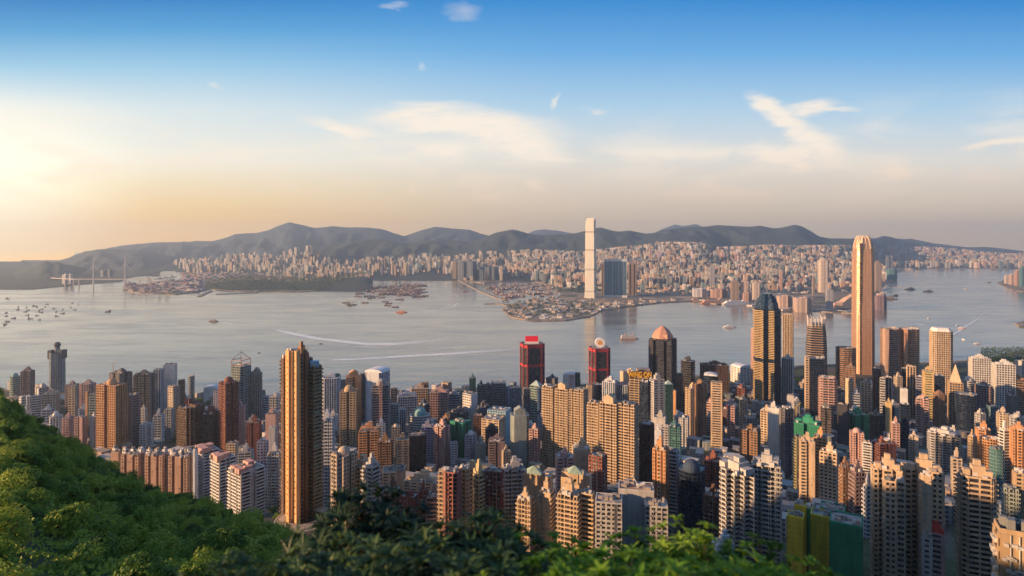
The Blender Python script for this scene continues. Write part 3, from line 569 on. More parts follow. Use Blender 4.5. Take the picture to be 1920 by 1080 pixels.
# ================================================================== the buildings one by one
# x0, x1, top row, base row, colour, facade, plan, roof, label, short name, options
T = [
# --- far west waterfront
(18,38,697,752,'gg','band','round','dome','grey-green waterfront tower with a small teal dome','teal-domed tower',dict(gl='gn')),
(39,65,688,756,'pu','grid','notch','core2','brown-grey twin-stepped tower beside the teal-domed tower','brown stepped tower',{}),
(66,92,718,772,'lg','res','notch','core','pale low apartment block at the foot of the ball-topped tower',None,{}),
(122,148,713,772,'pu','res','notch','core','pinkish brown tower with a notched roof just past the ball-topped tower','pinkish twin',{}),
(149,180,711,778,'pk','res','cross','core','wide pink-grey apartment tower beside the slim orange gable wall',None,{}),
(128,147,722,790,'bg','res','rect','flat','squat yellowish block in front of the pinkish brown tower',None,{}),
(78,112,729,800,'bg','res','notch','core','beige tower with brown stripes in front of the ball-topped tower','beige striped tower',{}),
(60,77,741,790,'bw','band','rect','flat','small blue-grey block next to the beige striped tower',None,{}),
(36,60,742,790,'wh','res','ell','flat','low white block at the edge of the forest slope',None,{}),
(93,118,771,826,'wh','res','zig','tanks','white stepped apartment block low beside the wooded slope',None,{}),
(116,140,775,838,'pk','res','cross','core','pink apartment block low above the dark tree line',None,{}),
(140,163,780,848,'pk','res','notch','flat','pale pink low-rise tucked behind the big brown grid tower',None,{}),
(160,168,734,812,'or_','blank','rect','flat','slim orange gable wall next to the green-grey balconies','slim orange wall',dict(r=1.6)),
(168,184,738,812,'gg','rsb','rect','flat','green-grey balcony tower hugging the big brown grid tower',None,{}),
(168,184,776,846,'lg','res','rect','core','light grey slim tower touching the big brown grid tower low down',None,{}),
(181,238,707,856,'or_','grid','notch','domeb','big brown tower with a window grid and a small domed pavilion','big brown grid tower',dict(gl='br',rot=-14,r=.55)),
(237,263,738,850,'pu','strip','rect','flat','windowless purple-brown slab tower next to the big brown grid tower','purple-brown slab',dict(rot=-35)),
(205,248,690,768,'dg','res','notch','core2','dark grey tower under construction with a crane on its roof','crane tower',{}),
(250,291,692,806,'dg','rsb','comb','core2','dark grey ribbed tower with two roof boxes near the crane tower','dark ribbed tower',{}),
(288,306,691,770,'bw','vert','rect','flat','slate blue slim tower next to the white teal-edged slab',None,{}),
(306,332,681,764,'wh','strip','rect','flat','white waterfront slab with teal window columns at its edge','white teal-edged slab',dict(gl='gn')),
(315,337,722,818,'bg','res','rect','flat','grey-brown block in front of the white teal-edged slab',None,{}),
(334,347,712,758,'br','band','round','flat','small round brown tower by the white teal-edged slab',None,{}),
(353,365,704,752,'wh','glass','round','flat','slender white waterside tower standing alone',None,dict(gl='sk')),
(382,412,721,752,'wh','blank','rect','arch','white hall with a curved pale roof on the waterfront','curved-roof hall',dict(rot=5,nm='sports_hall',cat='hall')),
(400,411,733,780,'vi','res','rect','flat','pale violet narrow block below the curved-roof hall',None,{}),
(411,446,703,852,'rd','rsb','notch','domeb','red-brown tower with a golden rounded gable on top','red-brown golden-gabled tower',dict(gl='br',rot=-40)),
(470,491,691,788,'gy','vert','round','core','dark grey tower with rounded roof next to the pyramid-frame tower',None,{}),
(288,308,771,836,'bw','rsb','rect','core','pale blue tower standing behind the long stepped terrace',None,{}),
(308,326,766,828,'lg','res','notch','flat','light grey slim tower between pale blue tower and brown balconies',None,{}),
(262,288,793,852,'wh','res','ell','flat','white block with dark windows below the purple-brown slab',None,{}),
(262,276,762,826,'lg','res','rect','core','grey narrow tower just above the white dark-windowed block',None,{}),
(332,382,749,852,'db','rsb','cross','core2','dark brown balcony tower with cream piers and a red roof box','cream-piered brown tower',dict(vols=[dict(b=(346,362,746),dY=0,plan='rect',col='rd',sty='blank',rf='flat')])),
(379,412,764,850,'db','rsb','cross','core2','smaller dark brown balcony tower beside the cream-piered one',None,dict(vols=[dict(b=(390,402,761),dY=0,col='rd',sty='blank')])),
(435,460,752,850,'pk','res','cross','core','pink and white tower in front of the red-brown golden-gabled tower',None,{}),
(462,490,781,862,'rd','res','notch','core','brick brown tower just before the tall bronze ribbed tower',None,{}),
(484,505,742,786,'bw','band','rect','flat','bluish low block by the water next to the bronze ribbed tower',None,{}),
(505,526,736,780,'wh','res','notch','core','white small tower by the water behind the bronze ribbed tower',None,{}),
(498,522,767,866,'pk','blank','rect','core','pink-brown tower with a pale blank wall and dark crown',None,dict(vols=[dict(b=(504,519,800),dY=-20,col='lg',sty='blank')])),
(482,503,826,935,'vi','res','rect','flat','violet-grey block behind the white estate',None,{}),
(502,528,838,948,'wh','rsb','comb','core','white balcony tower standing against the bronze ribbed tower',None,{}),
(447,475,836,905,'lg','rsb','rect','tanks','grey-white low block behind the stepped white estate',None,{}),
(424,447,829,895,'cr','blank','rect','flat','small cream blank-walled roof block behind the white estate',None,{}),
# --- middle west
(600,626,777,958,'wb','rsb','comb','tanks','slim tower with gold-lit edge and turquoise side by the bronze ribbed tower','turquoise-sided tower',dict(gl='gn')),
(604,638,698,812,'wb','vert','bev','core','tall white and blue tower with a green strip','tall white-blue tower',dict(gl='bl',vols=[dict(b=(629,638,702),dY=8,col='gn',sty='blank')])),
(636,648,712,806,'gg','res','rect','flat','thin grey-green tower squeezed behind the orange-capped pair',None,{}),
(649,677,691,842,'or_','res','notch','gable','tall orange-grey tower with a coral gabled cap','taller orange-capped tower',dict(gl='gr')),
(637,672,720,850,'tn','res','notch','domeb','shorter tan tower with a coral dome in front of its taller twin','coral-domed tan tower',{}),
(648,670,781,846,'bl','net','rect','flat','blue wrapped tower under scaffold netting','blue netted tower',dict(nm='netted_tower')),
(676,688,700,806,'dg','vert','rect','flat','thin dark slab between orange-capped and blue-white towers',None,{}),
(686,730,689,806,'wb','vert','bev','arch','blue-white striped glass tower with curved gold roof','curved gold-roofed tower',dict(gl='bl')),
(698,731,708,846,'gy','rsb','notch','domeb','grey-brown ribbed tower with a coral spine and coral dome','coral-spined tower',dict(vols=[dict(b=(712,717,715),dY=-16,col='pk',sty='blank',r=1.5)])),
(673,712,792,888,'or_','rsb','notch','core2','orange-edged balcony tower beside the blue netted tower','orange-edged balcony tower',{}),
(706,722,790,868,'wb','res','rect','core','blue-white tower behind the orange-edged balcony tower',None,{}),
(621,669,829,1002,'bg','res','notch','domeb','beige mid-slope tower with a round arcaded roof','arcaded-roof tower',dict(rot=-32,r=1.0,vols=[dict(b=(621,641,851),dY=-22,rf='flat')])),
(654,712,848,996,'cr','rsb','comb','core2','cream tower with blue-roofed penthouses and chevron balconies','chevron-balcony cream tower',dict(rot=-30,vols=[dict(b=(680,711,862),dY=-20,rf='core',col='lg')])),
(708,735,817,906,'br','rsb','comb','core','brown and white balcony tower with a crowded roof',None,{}),
(735,750,793,890,'bg','res','rect','domeb','narrow beige tower with a round top behind the dark gold-edged one',None,{}),
(743,767,814,905,'tn','strip','rect','core','dark tower with one gold-lit edge before the black tower','gold-edged dark tower',{}),
(766,798,811,892,'bk','vert','rect','flat','black featureless tower with a square roof','black square tower',dict(gl='bk')),
(733,748,757,838,'gg','res','rect','flat','green-grey slim tower near the white dome-topped tower',None,{}),
(749,760,766,830,'wb','vert','rect','flat','pale blue thin tower near the white dome-topped tower',None,{}),
(768,806,765,836,'wh','band','round','dome','white horizontally striped tower with a rounded crown','white dome-topped tower',{}),
(791,813,791,880,'vi','res','rect','core','blue-grey tower behind the black square tower',None,{}),
(814,844,787,882,'pk','res','notch','core','pinkish beige tower before the dark green wrapped tower',None,{}),
(745,781,731,808,'bw','grid','rect','core2','blue-grey office block with balconies near the harbour',None,{}),
(733,745,728,790,'dg','res','rect','flat','dark narrow block beside the blue-grey office block',None,{}),
(772,803,718,778,'cr','grid','rect','core','cream waterfront block with a brown slab attached','cream waterfront block',dict(vols=[dict(b=(790,803,717),dY=5,col='db',sty='blank')])),
(807,841,725,788,'pk','grid','rect','core2','pink-white office block on the waterfront','pink-white office block',{}),
(841,862,731,782,'bw','band','rect','tanks','bluish mid-rise next to the pink-white office block',None,{}),
(840,880,762,818,'dg','grid','ell','core2','dark mid-rise cluster block above the dark green wrapped tower',None,{}),
(861,880,721,772,'cr','strip','rect','mast','cream block with antennas by the thin emerald tower',None,{}),
(880,892,702,756,'tl','glass','rect','mast','thin emerald glass tower on the waterfront','thin emerald tower',dict(gl='gn')),
(868,895,735,816,'wh','blank','rect','flat','white blank-walled tower with a black front','white blank-walled tower',dict(rot=-38,cut={0:False},gl='bk')),
(895,909,714,790,'dg','band','rect','mast','dark grey banded tower, nearer the emerald tower of two',None,{}),
(908,922,716,790,'dg','band','rect','domeb','dark grey banded tower beside the charcoal office slab',None,{}),
(921,948,715,784,'gy','grid','rect','flat','charcoal office slab with a fine grid','charcoal office slab',{}),
(950,977,724,790,'bl','vert','rect','flat','blue-violet office block beside the first red-banded tower','blue-violet block',dict(gl='bl')),
(844,883,786,878,'gn','net','notch','flat','dark green wrapped tower under netting','dark green wrapped tower',dict(nm='netted_tower')),
(871,893,804,880,'wb','rsb','comb','domeb','white tower with a gold-lit round roof before the green netting',None,{}),
(827,845,810,880,'wh','res','comb','core','white slim balcony tower with a small copper roof box','white slim balcony tower',{}),
(844,858,829,884,'wb','res','rect','flat','short white tower touching the white slim balcony tower',None,{}),
(892,909,824,882,'gg','rsb','rect','core','grey balcony tower between green netting and black skull-like block',None,{}),
(888,904,777,842,'db','res','rect','flat','dark brick block behind the cream hall with a blue canopy',None,{}),
(903,946,780,846,'cr','wide','rect','flat','cream public building under a broad pale blue roof canopy','blue-canopied building',dict(vols=[dict(b=(914,958,764),dY=30,col='sk',sty='blank')])),
(910,934,792,872,'bk','band','round','domeb','black rounded tower in front of the blue-canopied building','black rounded tower',dict(gl='bk')),
(917,946,814,888,'pu','rsb','notch','core2','brown-purple tower beside the black rounded tower',None,{}),
(941,958,840,905,'cr','res','rect','core','small cream tower before the striped teal balcony tower',None,{}),
(957,992,759,880,'gg','band','bev','gable','teal and white slanted-balcony tower with a brown framed crown','brown-crowned teal tower',dict(gl='gn')),
(717,760,876,940,'bg','wide','ell','flat','low beige rooftop-garden block above the red brick group','low beige block',dict(nm='apartment_block')),
(757,831,882,950,'cr','wide','rect','core2','long low cream block with plants on its roof','long cream block',dict(rot=-12,r=.4)),
(720,752,904,992,'br','res','rect','core','brown shaded block partly behind the dark shrubs',None,{}),
(750,786,912,998,'rd','rsb','rect','domeb','dark brick building with a bright red arched roof house','red arched-roof building',dict(rot=-15)),
(786,802,914,1000,'rd','res','notch','core','narrow brick tower next to the red arched-roof building',None,{}),
(800,826,920,1002,'pu','rsb','rect','core','greyish brick tower before the pink panel tower',None,{}),
(824,863,880,1026,(.48,.19,.16),'grid','rect','flat','pink-framed tower with cream corner windows','pink-framed tower',dict(rot=-10,r=.6,gl='br',vols=[dict(b=(823,832,883),dY=-3,col='cr',sty='rsb'),dict(b=(832,836,881),dY=-8,col=(.62,.30,.22),sty='blank')])),
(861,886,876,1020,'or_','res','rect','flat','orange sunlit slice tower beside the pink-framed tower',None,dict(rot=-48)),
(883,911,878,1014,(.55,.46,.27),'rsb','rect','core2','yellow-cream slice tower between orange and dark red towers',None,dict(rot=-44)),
(910,944,880,1014,'rd','grid','rect','flat','dark red grid tower with a green roof garden','dark red grid tower',dict(rot=-14,r=.6)),
(857,915,864,985,(.56,.46,.28),'wide','rect','core2','yellow penthouse terrace above the orange and yellow towers',None,dict(r=.5)),
(943,984,862,1008,'lg','rsb','comb','tanks','grey balcony tower beside the cream pediment pair','grey balcony tower',{}),
# --- centre
(976,1020,642,752,'bk','band','bev','flat','black harbour tower with red bands and a red sign box on top','red sign-topped tower',dict(custom='redA')),
(1105,1143,650,752,'bk','band','bev','flat','black harbour tower with red bands and a white disc emblem on top','disc-topped tower',dict(custom='redB')),
(1024,1046,697,752,'dg','band','rect','mast','small dark tower with a thin antenna by the water','dark antenna tower',{}),
(1056,1080,697,748,'wh','blank','ell','arch','white slanted rooftop building by the water behind the gabled pair',None,{}),
(1078,1088,699,748,'tl','glass','rect','flat','slim teal glass tower by the water between the red-banded towers',None,dict(gl='gn')),
(993,1018,711,808,'gg','band','rect','pyrg','green glass tower with a pale pyramid roof','pale pyramid-roofed tower',dict(gl='gn')),
(980,994,728,820,'dg','res','rect','flat','dark slim block under the first red-banded tower',None,{}),
(1008,1020,726,812,'bl','vert','rect','flat','blue slim tower touching the pale pyramid-roofed tower',None,dict(gl='bl')),
(1017,1044,721,880,'cr','rsb','comb','flat','orange-lit gabled residential tower, farther of the matching pair','farther gabled tower',dict(rot=-30,r=.9,gl='br',vols=[dict(b=(1041,1072,712),dY=-9,rf='gable',plan='comb'),dict(b=(1068,1102,727),dY=-18,rf='flat',plan='comb')])),
(1102,1128,752,932,'cr','rsb','comb','flat','orange-lit gabled residential tower, nearer of the matching pair','nearer gabled tower',dict(rot=-30,r=.9,gl='br',vols=[dict(b=(1125,1164,734),dY=-10,rf='gable',plan='comb'),dict(b=(1160,1196,753),dY=-18,rf='flat',plan='comb')])),
(992,1013,796,882,'pk','res','notch','core','pinkish tower at the foot of the farther gabled tower',None,{}),
(1100,1110,722,782,'cr','blank','rect','flat','narrow cream slab peeking above the gabled pair',None,{}),
(1111,1131,719,778,'nb','glass','rect','flat','dark glass block between gabled pair and water',None,dict(gl='nb')),
(1130,1159,706,790,'wb','vert','rect','core2','blue glass tower with white side frames','white-framed blue tower',dict(gl='bl')),
(1156,1184,718,790,'bw','vert','bev','flat','blue-white glass tower behind the nearer gabled tower',None,dict(gl='bl')),
(1163,1182,695,768,'cr','blank','rect','flat','cream slab with blank sunlit wall near the gold rooftop sign',None,{}),
(1181,1219,703,800,'tn','rsb','rect','flat','tan office block carrying a gold rooftop sign','gold-sign building',dict(custom='sign')),
(1199,1220,714,848,'nb','glass','rect','flat','dark navy tower in front of the gold-sign building',None,dict(gl='nb')),
(1218,1246,701,838,'lg','strip','rect','core','grey-white tower with vertical dark slots by the gold-sign building','slotted grey tower',{}),
(1244,1262,712,826,'tl','glass','rect','pyrg','dark teal tower in front of the copper-domed tower',None,dict(gl='gn')),
(1277,1303,664,782,'bk','band','bev','mast','black tower with white roof masts','masted black tower',dict(gl='bk')),
(1267,1280,700,792,'db','res','rect','flat','dark brown slim tower between copper-domed and masted black towers',None,{}),
(1313,1366,676,742,'db','grid','rect','core2','wide dark office block with a brown ribbed top','wide dark office block',dict(rot=-8,r=.5)),
(1320,1346,698,770,'nb','glass','round','arch','dark tower with a white arched roof in front of the wide office block',None,dict(gl='nb')),
(1285,1314,718,828,'cr','res','notch','core','cream tower beside the brown-gabled one','cream notch-faced tower',{}),
(1303,1324,709,830,'br','res','notch','gable','brown-grey tower with an orange gabled top',None,{}),
(1333,1354,715,850,'cr','strip','rect','flat','slim pale tower with one column of windows, sunlit full height','slim sunlit tower',dict(rot=-18)),
(1260,1268,732,812,'or_','blank','rect','flat','thin orange gable wall below the copper-domed tower',None,{}),
(1199,1226,792,930,'db','grid','rect','flat','dark window-grid tower with a cream-trimmed roof','dark window-grid tower',{}),
(1226,1250,773,888,'lg','wide','rect','core','grey tower with a plain white water-tank box','white-box-topped tower',{}),
(1225,1241,800,905,'wb','rsb','rect','core','bluish balcony tower below the white-box-topped tower',None,{}),
(1240,1254,798,900,'lg','res','rect','flat','light grey slim tower below the white-box-topped tower',None,{}),
(1252,1276,789,890,'tl','rsb','comb','tanks','greenish balcony tower before the blue-white low tower',None,dict(gl='gn')),
(1264,1292,771,836,'wb','res','comb','core','blue-white low tower in front of the cream notch-faced tower',None,{}),
(1364,1378,755,830,'pk','res','rect','core','pink slim tower beside the slim sunlit tower',None,{}),
(1387,1401,744,815,'cr','res','rect','core','cream narrow tower near the pink slim tower',None,{}),
(1387,1426,792,870,'br','res','notch','core2','brown brick residential block with small windows','brown brick block',{}),
(1426,1448,761,852,'cr','res','rect','core','orange-lit cream tower under the gold-striped skyscraper',None,{}),
(1408,1416,616,740,'pk','blank','rect','flat','thin pink-white tower behind the gold-striped skyscraper',None,{}),
(1370,1412,682,716,'wh','wide','rect','arch','white low pier building on the waterfront','white pier building',dict(rot=20,nm='pier_building',cat='pier building')),
(1042,1076,843,960,'pk','wide','notch','tanks','peach block with dishes on a terraced roof','peach terraced block',dict(vols=[dict(b=(1073,1107,827),dY=22,rf='tanks',col='cr')])),
(1104,1138,850,968,'rd','res','rect','flat','shaded brick-brown tower behind the cream pediment pair',None,{}),
(970,1001,922,1030,'cr','rsb','comb','core','cream tower with pediment slab crown, farther from the boom crane','first pediment tower',dict(rot=-24,gl='br',vols=[dict(b=(979,1036,884),dY=26,rf='flat',sty='blank',r=.3),dict(b=(1011,1038,912),dY=4,rf='core')],custom='ped')),
(1046,1092,905,1038,'cr','rsb','comb','core','cream tower with pediment slab crown, nearer the boom crane','second pediment tower',dict(rot=-24,gl='br',vols=[dict(b=(1052,1109,882),dY=28,rf='flat',sty='blank',r=.3),dict(b=(1090,1115,922),dY=-2,rf='flat')],custom='ped')),
(1117,1166,930,1050,'lg','res','rect','flat','grey tower block with a tall blank roof core and white boom crane','boom-crane grey block',dict(rot=-10,vols=[dict(b=(1160,1226,906),dY=16,rf='flat',sty='blank',r=.6),dict(b=(1208,1252,940),dY=2,rf='flat')],custom='boom')),
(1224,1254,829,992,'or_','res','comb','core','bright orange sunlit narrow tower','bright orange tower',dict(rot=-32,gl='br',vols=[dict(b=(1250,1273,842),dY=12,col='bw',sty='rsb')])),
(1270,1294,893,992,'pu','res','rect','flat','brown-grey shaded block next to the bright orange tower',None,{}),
(1273,1322,856,995,'nb','glass','arc','domeb','dark curved glass tower with a bowed roof','curved dark glass tower',dict(gl='nb')),
(1320,1353,850,940,'rd','grid','notch','core2','red framed dark tower with a maroon lattice roof','red framed tower',dict(gl='bk')),
(1319,1354,914,1024,'db','res','rect','core','dark tower with a vertical orange strip','orange-strip tower',dict(custom='strip')),
(1353,1414,854,1046,'lg','rsb','zig','core2','big grey-white tower with zigzag balconies','zigzag balcony tower',dict(rot=-20,r=.7)),
(1411,1463,848,1046,'lg','rsb','comb','core2','grey-white balcony tower with one sunlit column','sunlit-column tower',dict(rot=-24,r=.8)),
(1335,1376,1004,1078,'wb','wide','ell','tanks','low white-blue villa block among the shrub leaves','low white-blue block',dict(r=.6)),
# --- east
(1440,1461,752,862,'wh','blank','rect','mast','pale blank-walled slab with a red mast','red-masted pale slab',{}),
(1461,1488,764,912,'dg','res','notch','flat','dark grey recessed tower next to the red-masted slab',None,{}),
(1476,1489,740,830,'lg','blank','rect','flat','narrow light grey wall tower behind the dark recessed one',None,{}),
(1466,1488,664,755,'wh','vert','rect','core','white tower with tall dark vertical slots','white slotted tower',dict(gl='bk')),
(1468,1487,588,690,'cr','vert','rect','flat','tall slim cream tower against the harbour water','tall slim cream tower',{}),
(1488,1540,778,880,'gn','net','notch','core2','tower wrapped in green and yellow scaffold sheets','green-yellow scaffold tower',dict(nm='netted_tower',gl='bk')),
(1499,1528,815,958,'cr','res','notch','core2','cream tower with square windows below the scaffold tower','square-windowed cream tower',{}),
(1488,1503,818,945,(.52,.46,.22),'rsb','rect','flat','yellow-green edged slim tower beside the square-windowed one',None,{}),
(1526,1551,810,955,'or_','blank','rect','core','peach blank-walled tower between cream towers',None,{}),
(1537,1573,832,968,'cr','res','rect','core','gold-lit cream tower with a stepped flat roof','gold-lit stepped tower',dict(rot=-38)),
(1536,1568,705,800,'pk','rsb','bev','flat','pink-brown office tower with ribbed crown','pink ribbed-crown tower',{}),
(1567,1605,650,735,'br','band','round','flat','round brown banded tower beside the tallest bullet-shaped tower','round banded tower',{}),
(1586,1604,678,762,'br','res','rect','mast','brown tower with a mast in front of the round banded tower',None,{}),
(1584,1601,708,790,'cr','strip','rect','flat','sunlit cream narrow slab with a white roof',None,{}),
(1598,1612,732,800,'bw','band','rect','core','blue-grey banded small tower next to the sunlit cream slab',None,{}),
(1613,1633,710,782,'cr','blank','rect','core','cream blank slab at the foot of the bullet-shaped tower',None,{}),
(1637,1651,690,778,'db','vert','rect','flat','dark bronze narrow tower under the curved twin towers',None,{}),
(1650,1660,708,800,'lg','band','rect','flat','grey banded thin tower beside the bronze narrow one',None,{}),
(1660,1672,706,798,'bg','vert','rect','flat','pale greenish slim tower in a row under the twin towers',None,{}),
(1676,1692,700,784,'bg','res','notch','core','beige brown tower with a small white peak',None,{}),
(1689,1702,690,775,'nb','glass','rect','flat','navy slim glass tower below the curved twin towers',None,dict(gl='nb')),
(1700,1717,685,780,'cr','vert','rect','flat','cream office slab with fine vertical lines','fine-lined cream slab',{}),
(1717,1731,705,785,'vi','band','rect','flat','violet-grey slim block next to the fine-lined cream slab',None,{}),
(1729,1751,687,800,'gd','strip','rect','core','gold-edged green glass tower','gold-edged green tower',dict(gl='gn')),
(1743,1786,619,748,'cr','grid','bev','flat','cream office tower with round-window grid and white crown','cream grid tower by water',dict(rot=-20,custom='white')),
(1749,1772,702,790,'nb','glass','rect','flat','dark block at the foot of the cream grid tower',None,dict(gl='nb')),
(1777,1806,706,812,'tn','grid','rect','pyr','tan tower with a tall triangular top','triangular-topped tower',dict(custom='tri')),
(1815,1858,664,752,'wh','grid','rect','core2','bright white grid office block near the shore park','bright white grid block',dict(rot=-16,r=.6)),
(1828,1861,714,782,'pu','grid','rect','tanks','brown-grey mid-rise below the bright white grid block',None,{}),
(1860,1904,674,775,'wh','grid','rect','core2','white grid office tower beside the striped brown block','second white grid tower',dict(rot=-18,r=.6)),
(1902,1930,674,740,'lg','band','rect','flat','grey banded office building at the picture edge near the park',None,{}),
(1886,1924,702,776,'br','band','rect','core2','striped brown office block','striped brown block',{}),
(1790,1834,736,822,'nb','glass','arc','flat','dark blue curved glass tower','dark blue curved tower',dict(gl='nb')),
(1803,1829,704,772,'lg','band','round','domeb','ringed tower top shaped like a spiral dome','spiral-domed tower',{}),
(1749,1772,728,815,'br','res','bev','pyr','brown tower with a dark pointed roof','brown pointed tower',{}),
(1718,1741,738,818,'pk','rsb','notch','core','pinkish curved-balcony tower before the gold-edged green tower',None,{}),
(1686,1705,756,860,'nb','glass','rect','flat','dark navy glass tower with a white roof frame','white-framed navy tower',dict(gl='nb',vols=[dict(b=(1688,1702,728),dY=14,col='wh',sty='blank')])),
(1660,1672,750,828,'gd','blank','rect','core','gold strip tower with dark sides',None,dict(vols=[dict(b=(1655,1662,760),dY=4,col='nb',sty='glass'),dict(b=(1671,1677,762),dY=4,col='nb',sty='glass')])),
(1671,1687,788,862,'pk','res','rect','core','pink-grey tower touching the white-framed navy tower',None,{}),
(1571,1591,756,852,'bk','vert','rect','flat','black tower with a white blank cap','white-capped black tower',dict(gl='bk')),
(1587,1629,765,850,'gn','net','notch','core','deep green wrapped tower with pale netted roof','deep green netted tower',dict(nm='netted_tower')),
(1630,1656,768,846,'dg','glass','rect','tanks','dark grey glass tower beside the deep green netted tower',None,{}),
(1593,1620,798,885,'pk','res','notch','domeb','pinkish tower with a rounded top in front of the green netting','pinkish rounded tower',{}),
(1618,1634,828,918,'wh','rsb','rect','flat','white slim balcony tower by the maroon roof cluster',None,{}),
(1630,1679,816,886,'rd','rsb','notch','tanks','maroon tower with a crowded roof and white dish','maroon tower',dict(custom='dish')),
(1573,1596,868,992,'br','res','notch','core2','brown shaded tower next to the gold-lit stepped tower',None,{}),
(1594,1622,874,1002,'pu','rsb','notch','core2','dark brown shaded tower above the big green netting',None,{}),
(1619,1634,905,1010,'bw','rsb','rect','core','narrow blue-grey tower behind the big cream double tower',None,{}),
(1704,1722,812,880,'bg','res','notch','core','beige round-cornered tower by the white-framed navy tower',None,{}),
(1740,1800,796,915,'lg','rsb','zig','core2','grey-white lattice balcony tower','grey lattice tower',dict(r=.5,rot=-22)),
(1774,1800,800,908,'lg','rsb','comb','core','grey balcony wing tower adjoining the grey lattice tower',None,{}),
(1815,1832,812,925,'tn','res','rect','core','tan narrow tower before the bright orange stepped tower',None,{}),
(1828,1857,794,920,'or_','wide','ell','core','bright orange stepped tower with a boxy crown','orange stepped tower',dict(vols=[dict(b=(1838,1872,818),dY=-18,sty='rsb',plan='arc')])),
(1857,1880,838,968,'tl','rsb','arc','flat','dark teal tower with slanted fins',None,dict(gl='gn')),
(1874,1893,800,935,'wh','rsb','rect','core','white-framed balcony tower beside the orange striped one',None,{}),
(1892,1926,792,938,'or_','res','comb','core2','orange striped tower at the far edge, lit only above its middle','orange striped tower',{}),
(1847,1871,760,812,'tl','glass','arc','flat','small turquoise curved glass block','turquoise curved block',dict(gl='sk')),
(1828,1848,768,830,'lg','res','notch','tanks','grey roofed block before the turquoise curved block',None,{}),
(1868,1892,765,832,'bg','res','cross','tanks','beige roof-cluttered block beyond the turquoise curved block',None,{}),
(1892,1925,772,838,'lg','res','notch','core2','pale grey block with water tanks under the striped brown block',None,{}),
(1783,1804,852,965,'bg','res','rect','core','beige slim shaded tower between the big cream towers',None,{}),
(1633,1692,855,1086,'cr','res','comb','core2','big cream double tower with glowing top storeys, side nearer the green netting','big cream tower',dict(rot=-24,r=.7,vols=[dict(b=(1657,1680,900),dY=-26,rf='flat'),dict(b=(1679,1697,902),dY=-20,rf='flat')])),
(1690,1770,850,1082,'cr','res','comb','core2','big cream tower wing with a blank sunlit roof core','cream tower wing',dict(rot=-24,r=.55,vols=[dict(b=(1725,1746,890),dY=-22,rf='flat'),dict(b=(1744,1768,884),dY=-14,rf='flat')])),
(1796,1867,864,1096,'cr','rsb','bev','core2','round-cornered cream tower with a glowing parapet','round-cornered cream tower',dict(rot=-24,r=.8)),
(1728,1748,1006,1112,'lg','strip','rect','flat','grey low tower attached to the pink red-roofed one',None,{}),
(1738,1771,982,1108,'pk','strip','rect','pyr','pink tower with a red pitched roof','pink red-roofed tower',dict(custom='redroof')),
(1880,1910,912,1010,'gg','rsb','comb','flat','pale green and cream balcony tower','pale green tower',{}),
(1898,1930,884,1010,'tn','blank','rect','flat','brown blank-walled tower above the flat-topped beige one',None,{}),
(1864,1940,986,1130,'tn','wide','rect','flat','flat-topped beige block with a sunken roof deck','flat-topped beige block',dict(rot=-28,r=.9)),
(1476,1508,962,1108,'yl','net','rect','flat','large tower wrapped in green and yellow sunlit netting','big green-netted tower',dict(nm='netted_tower',custom='nets',rot=-30)),
]
ex = {}
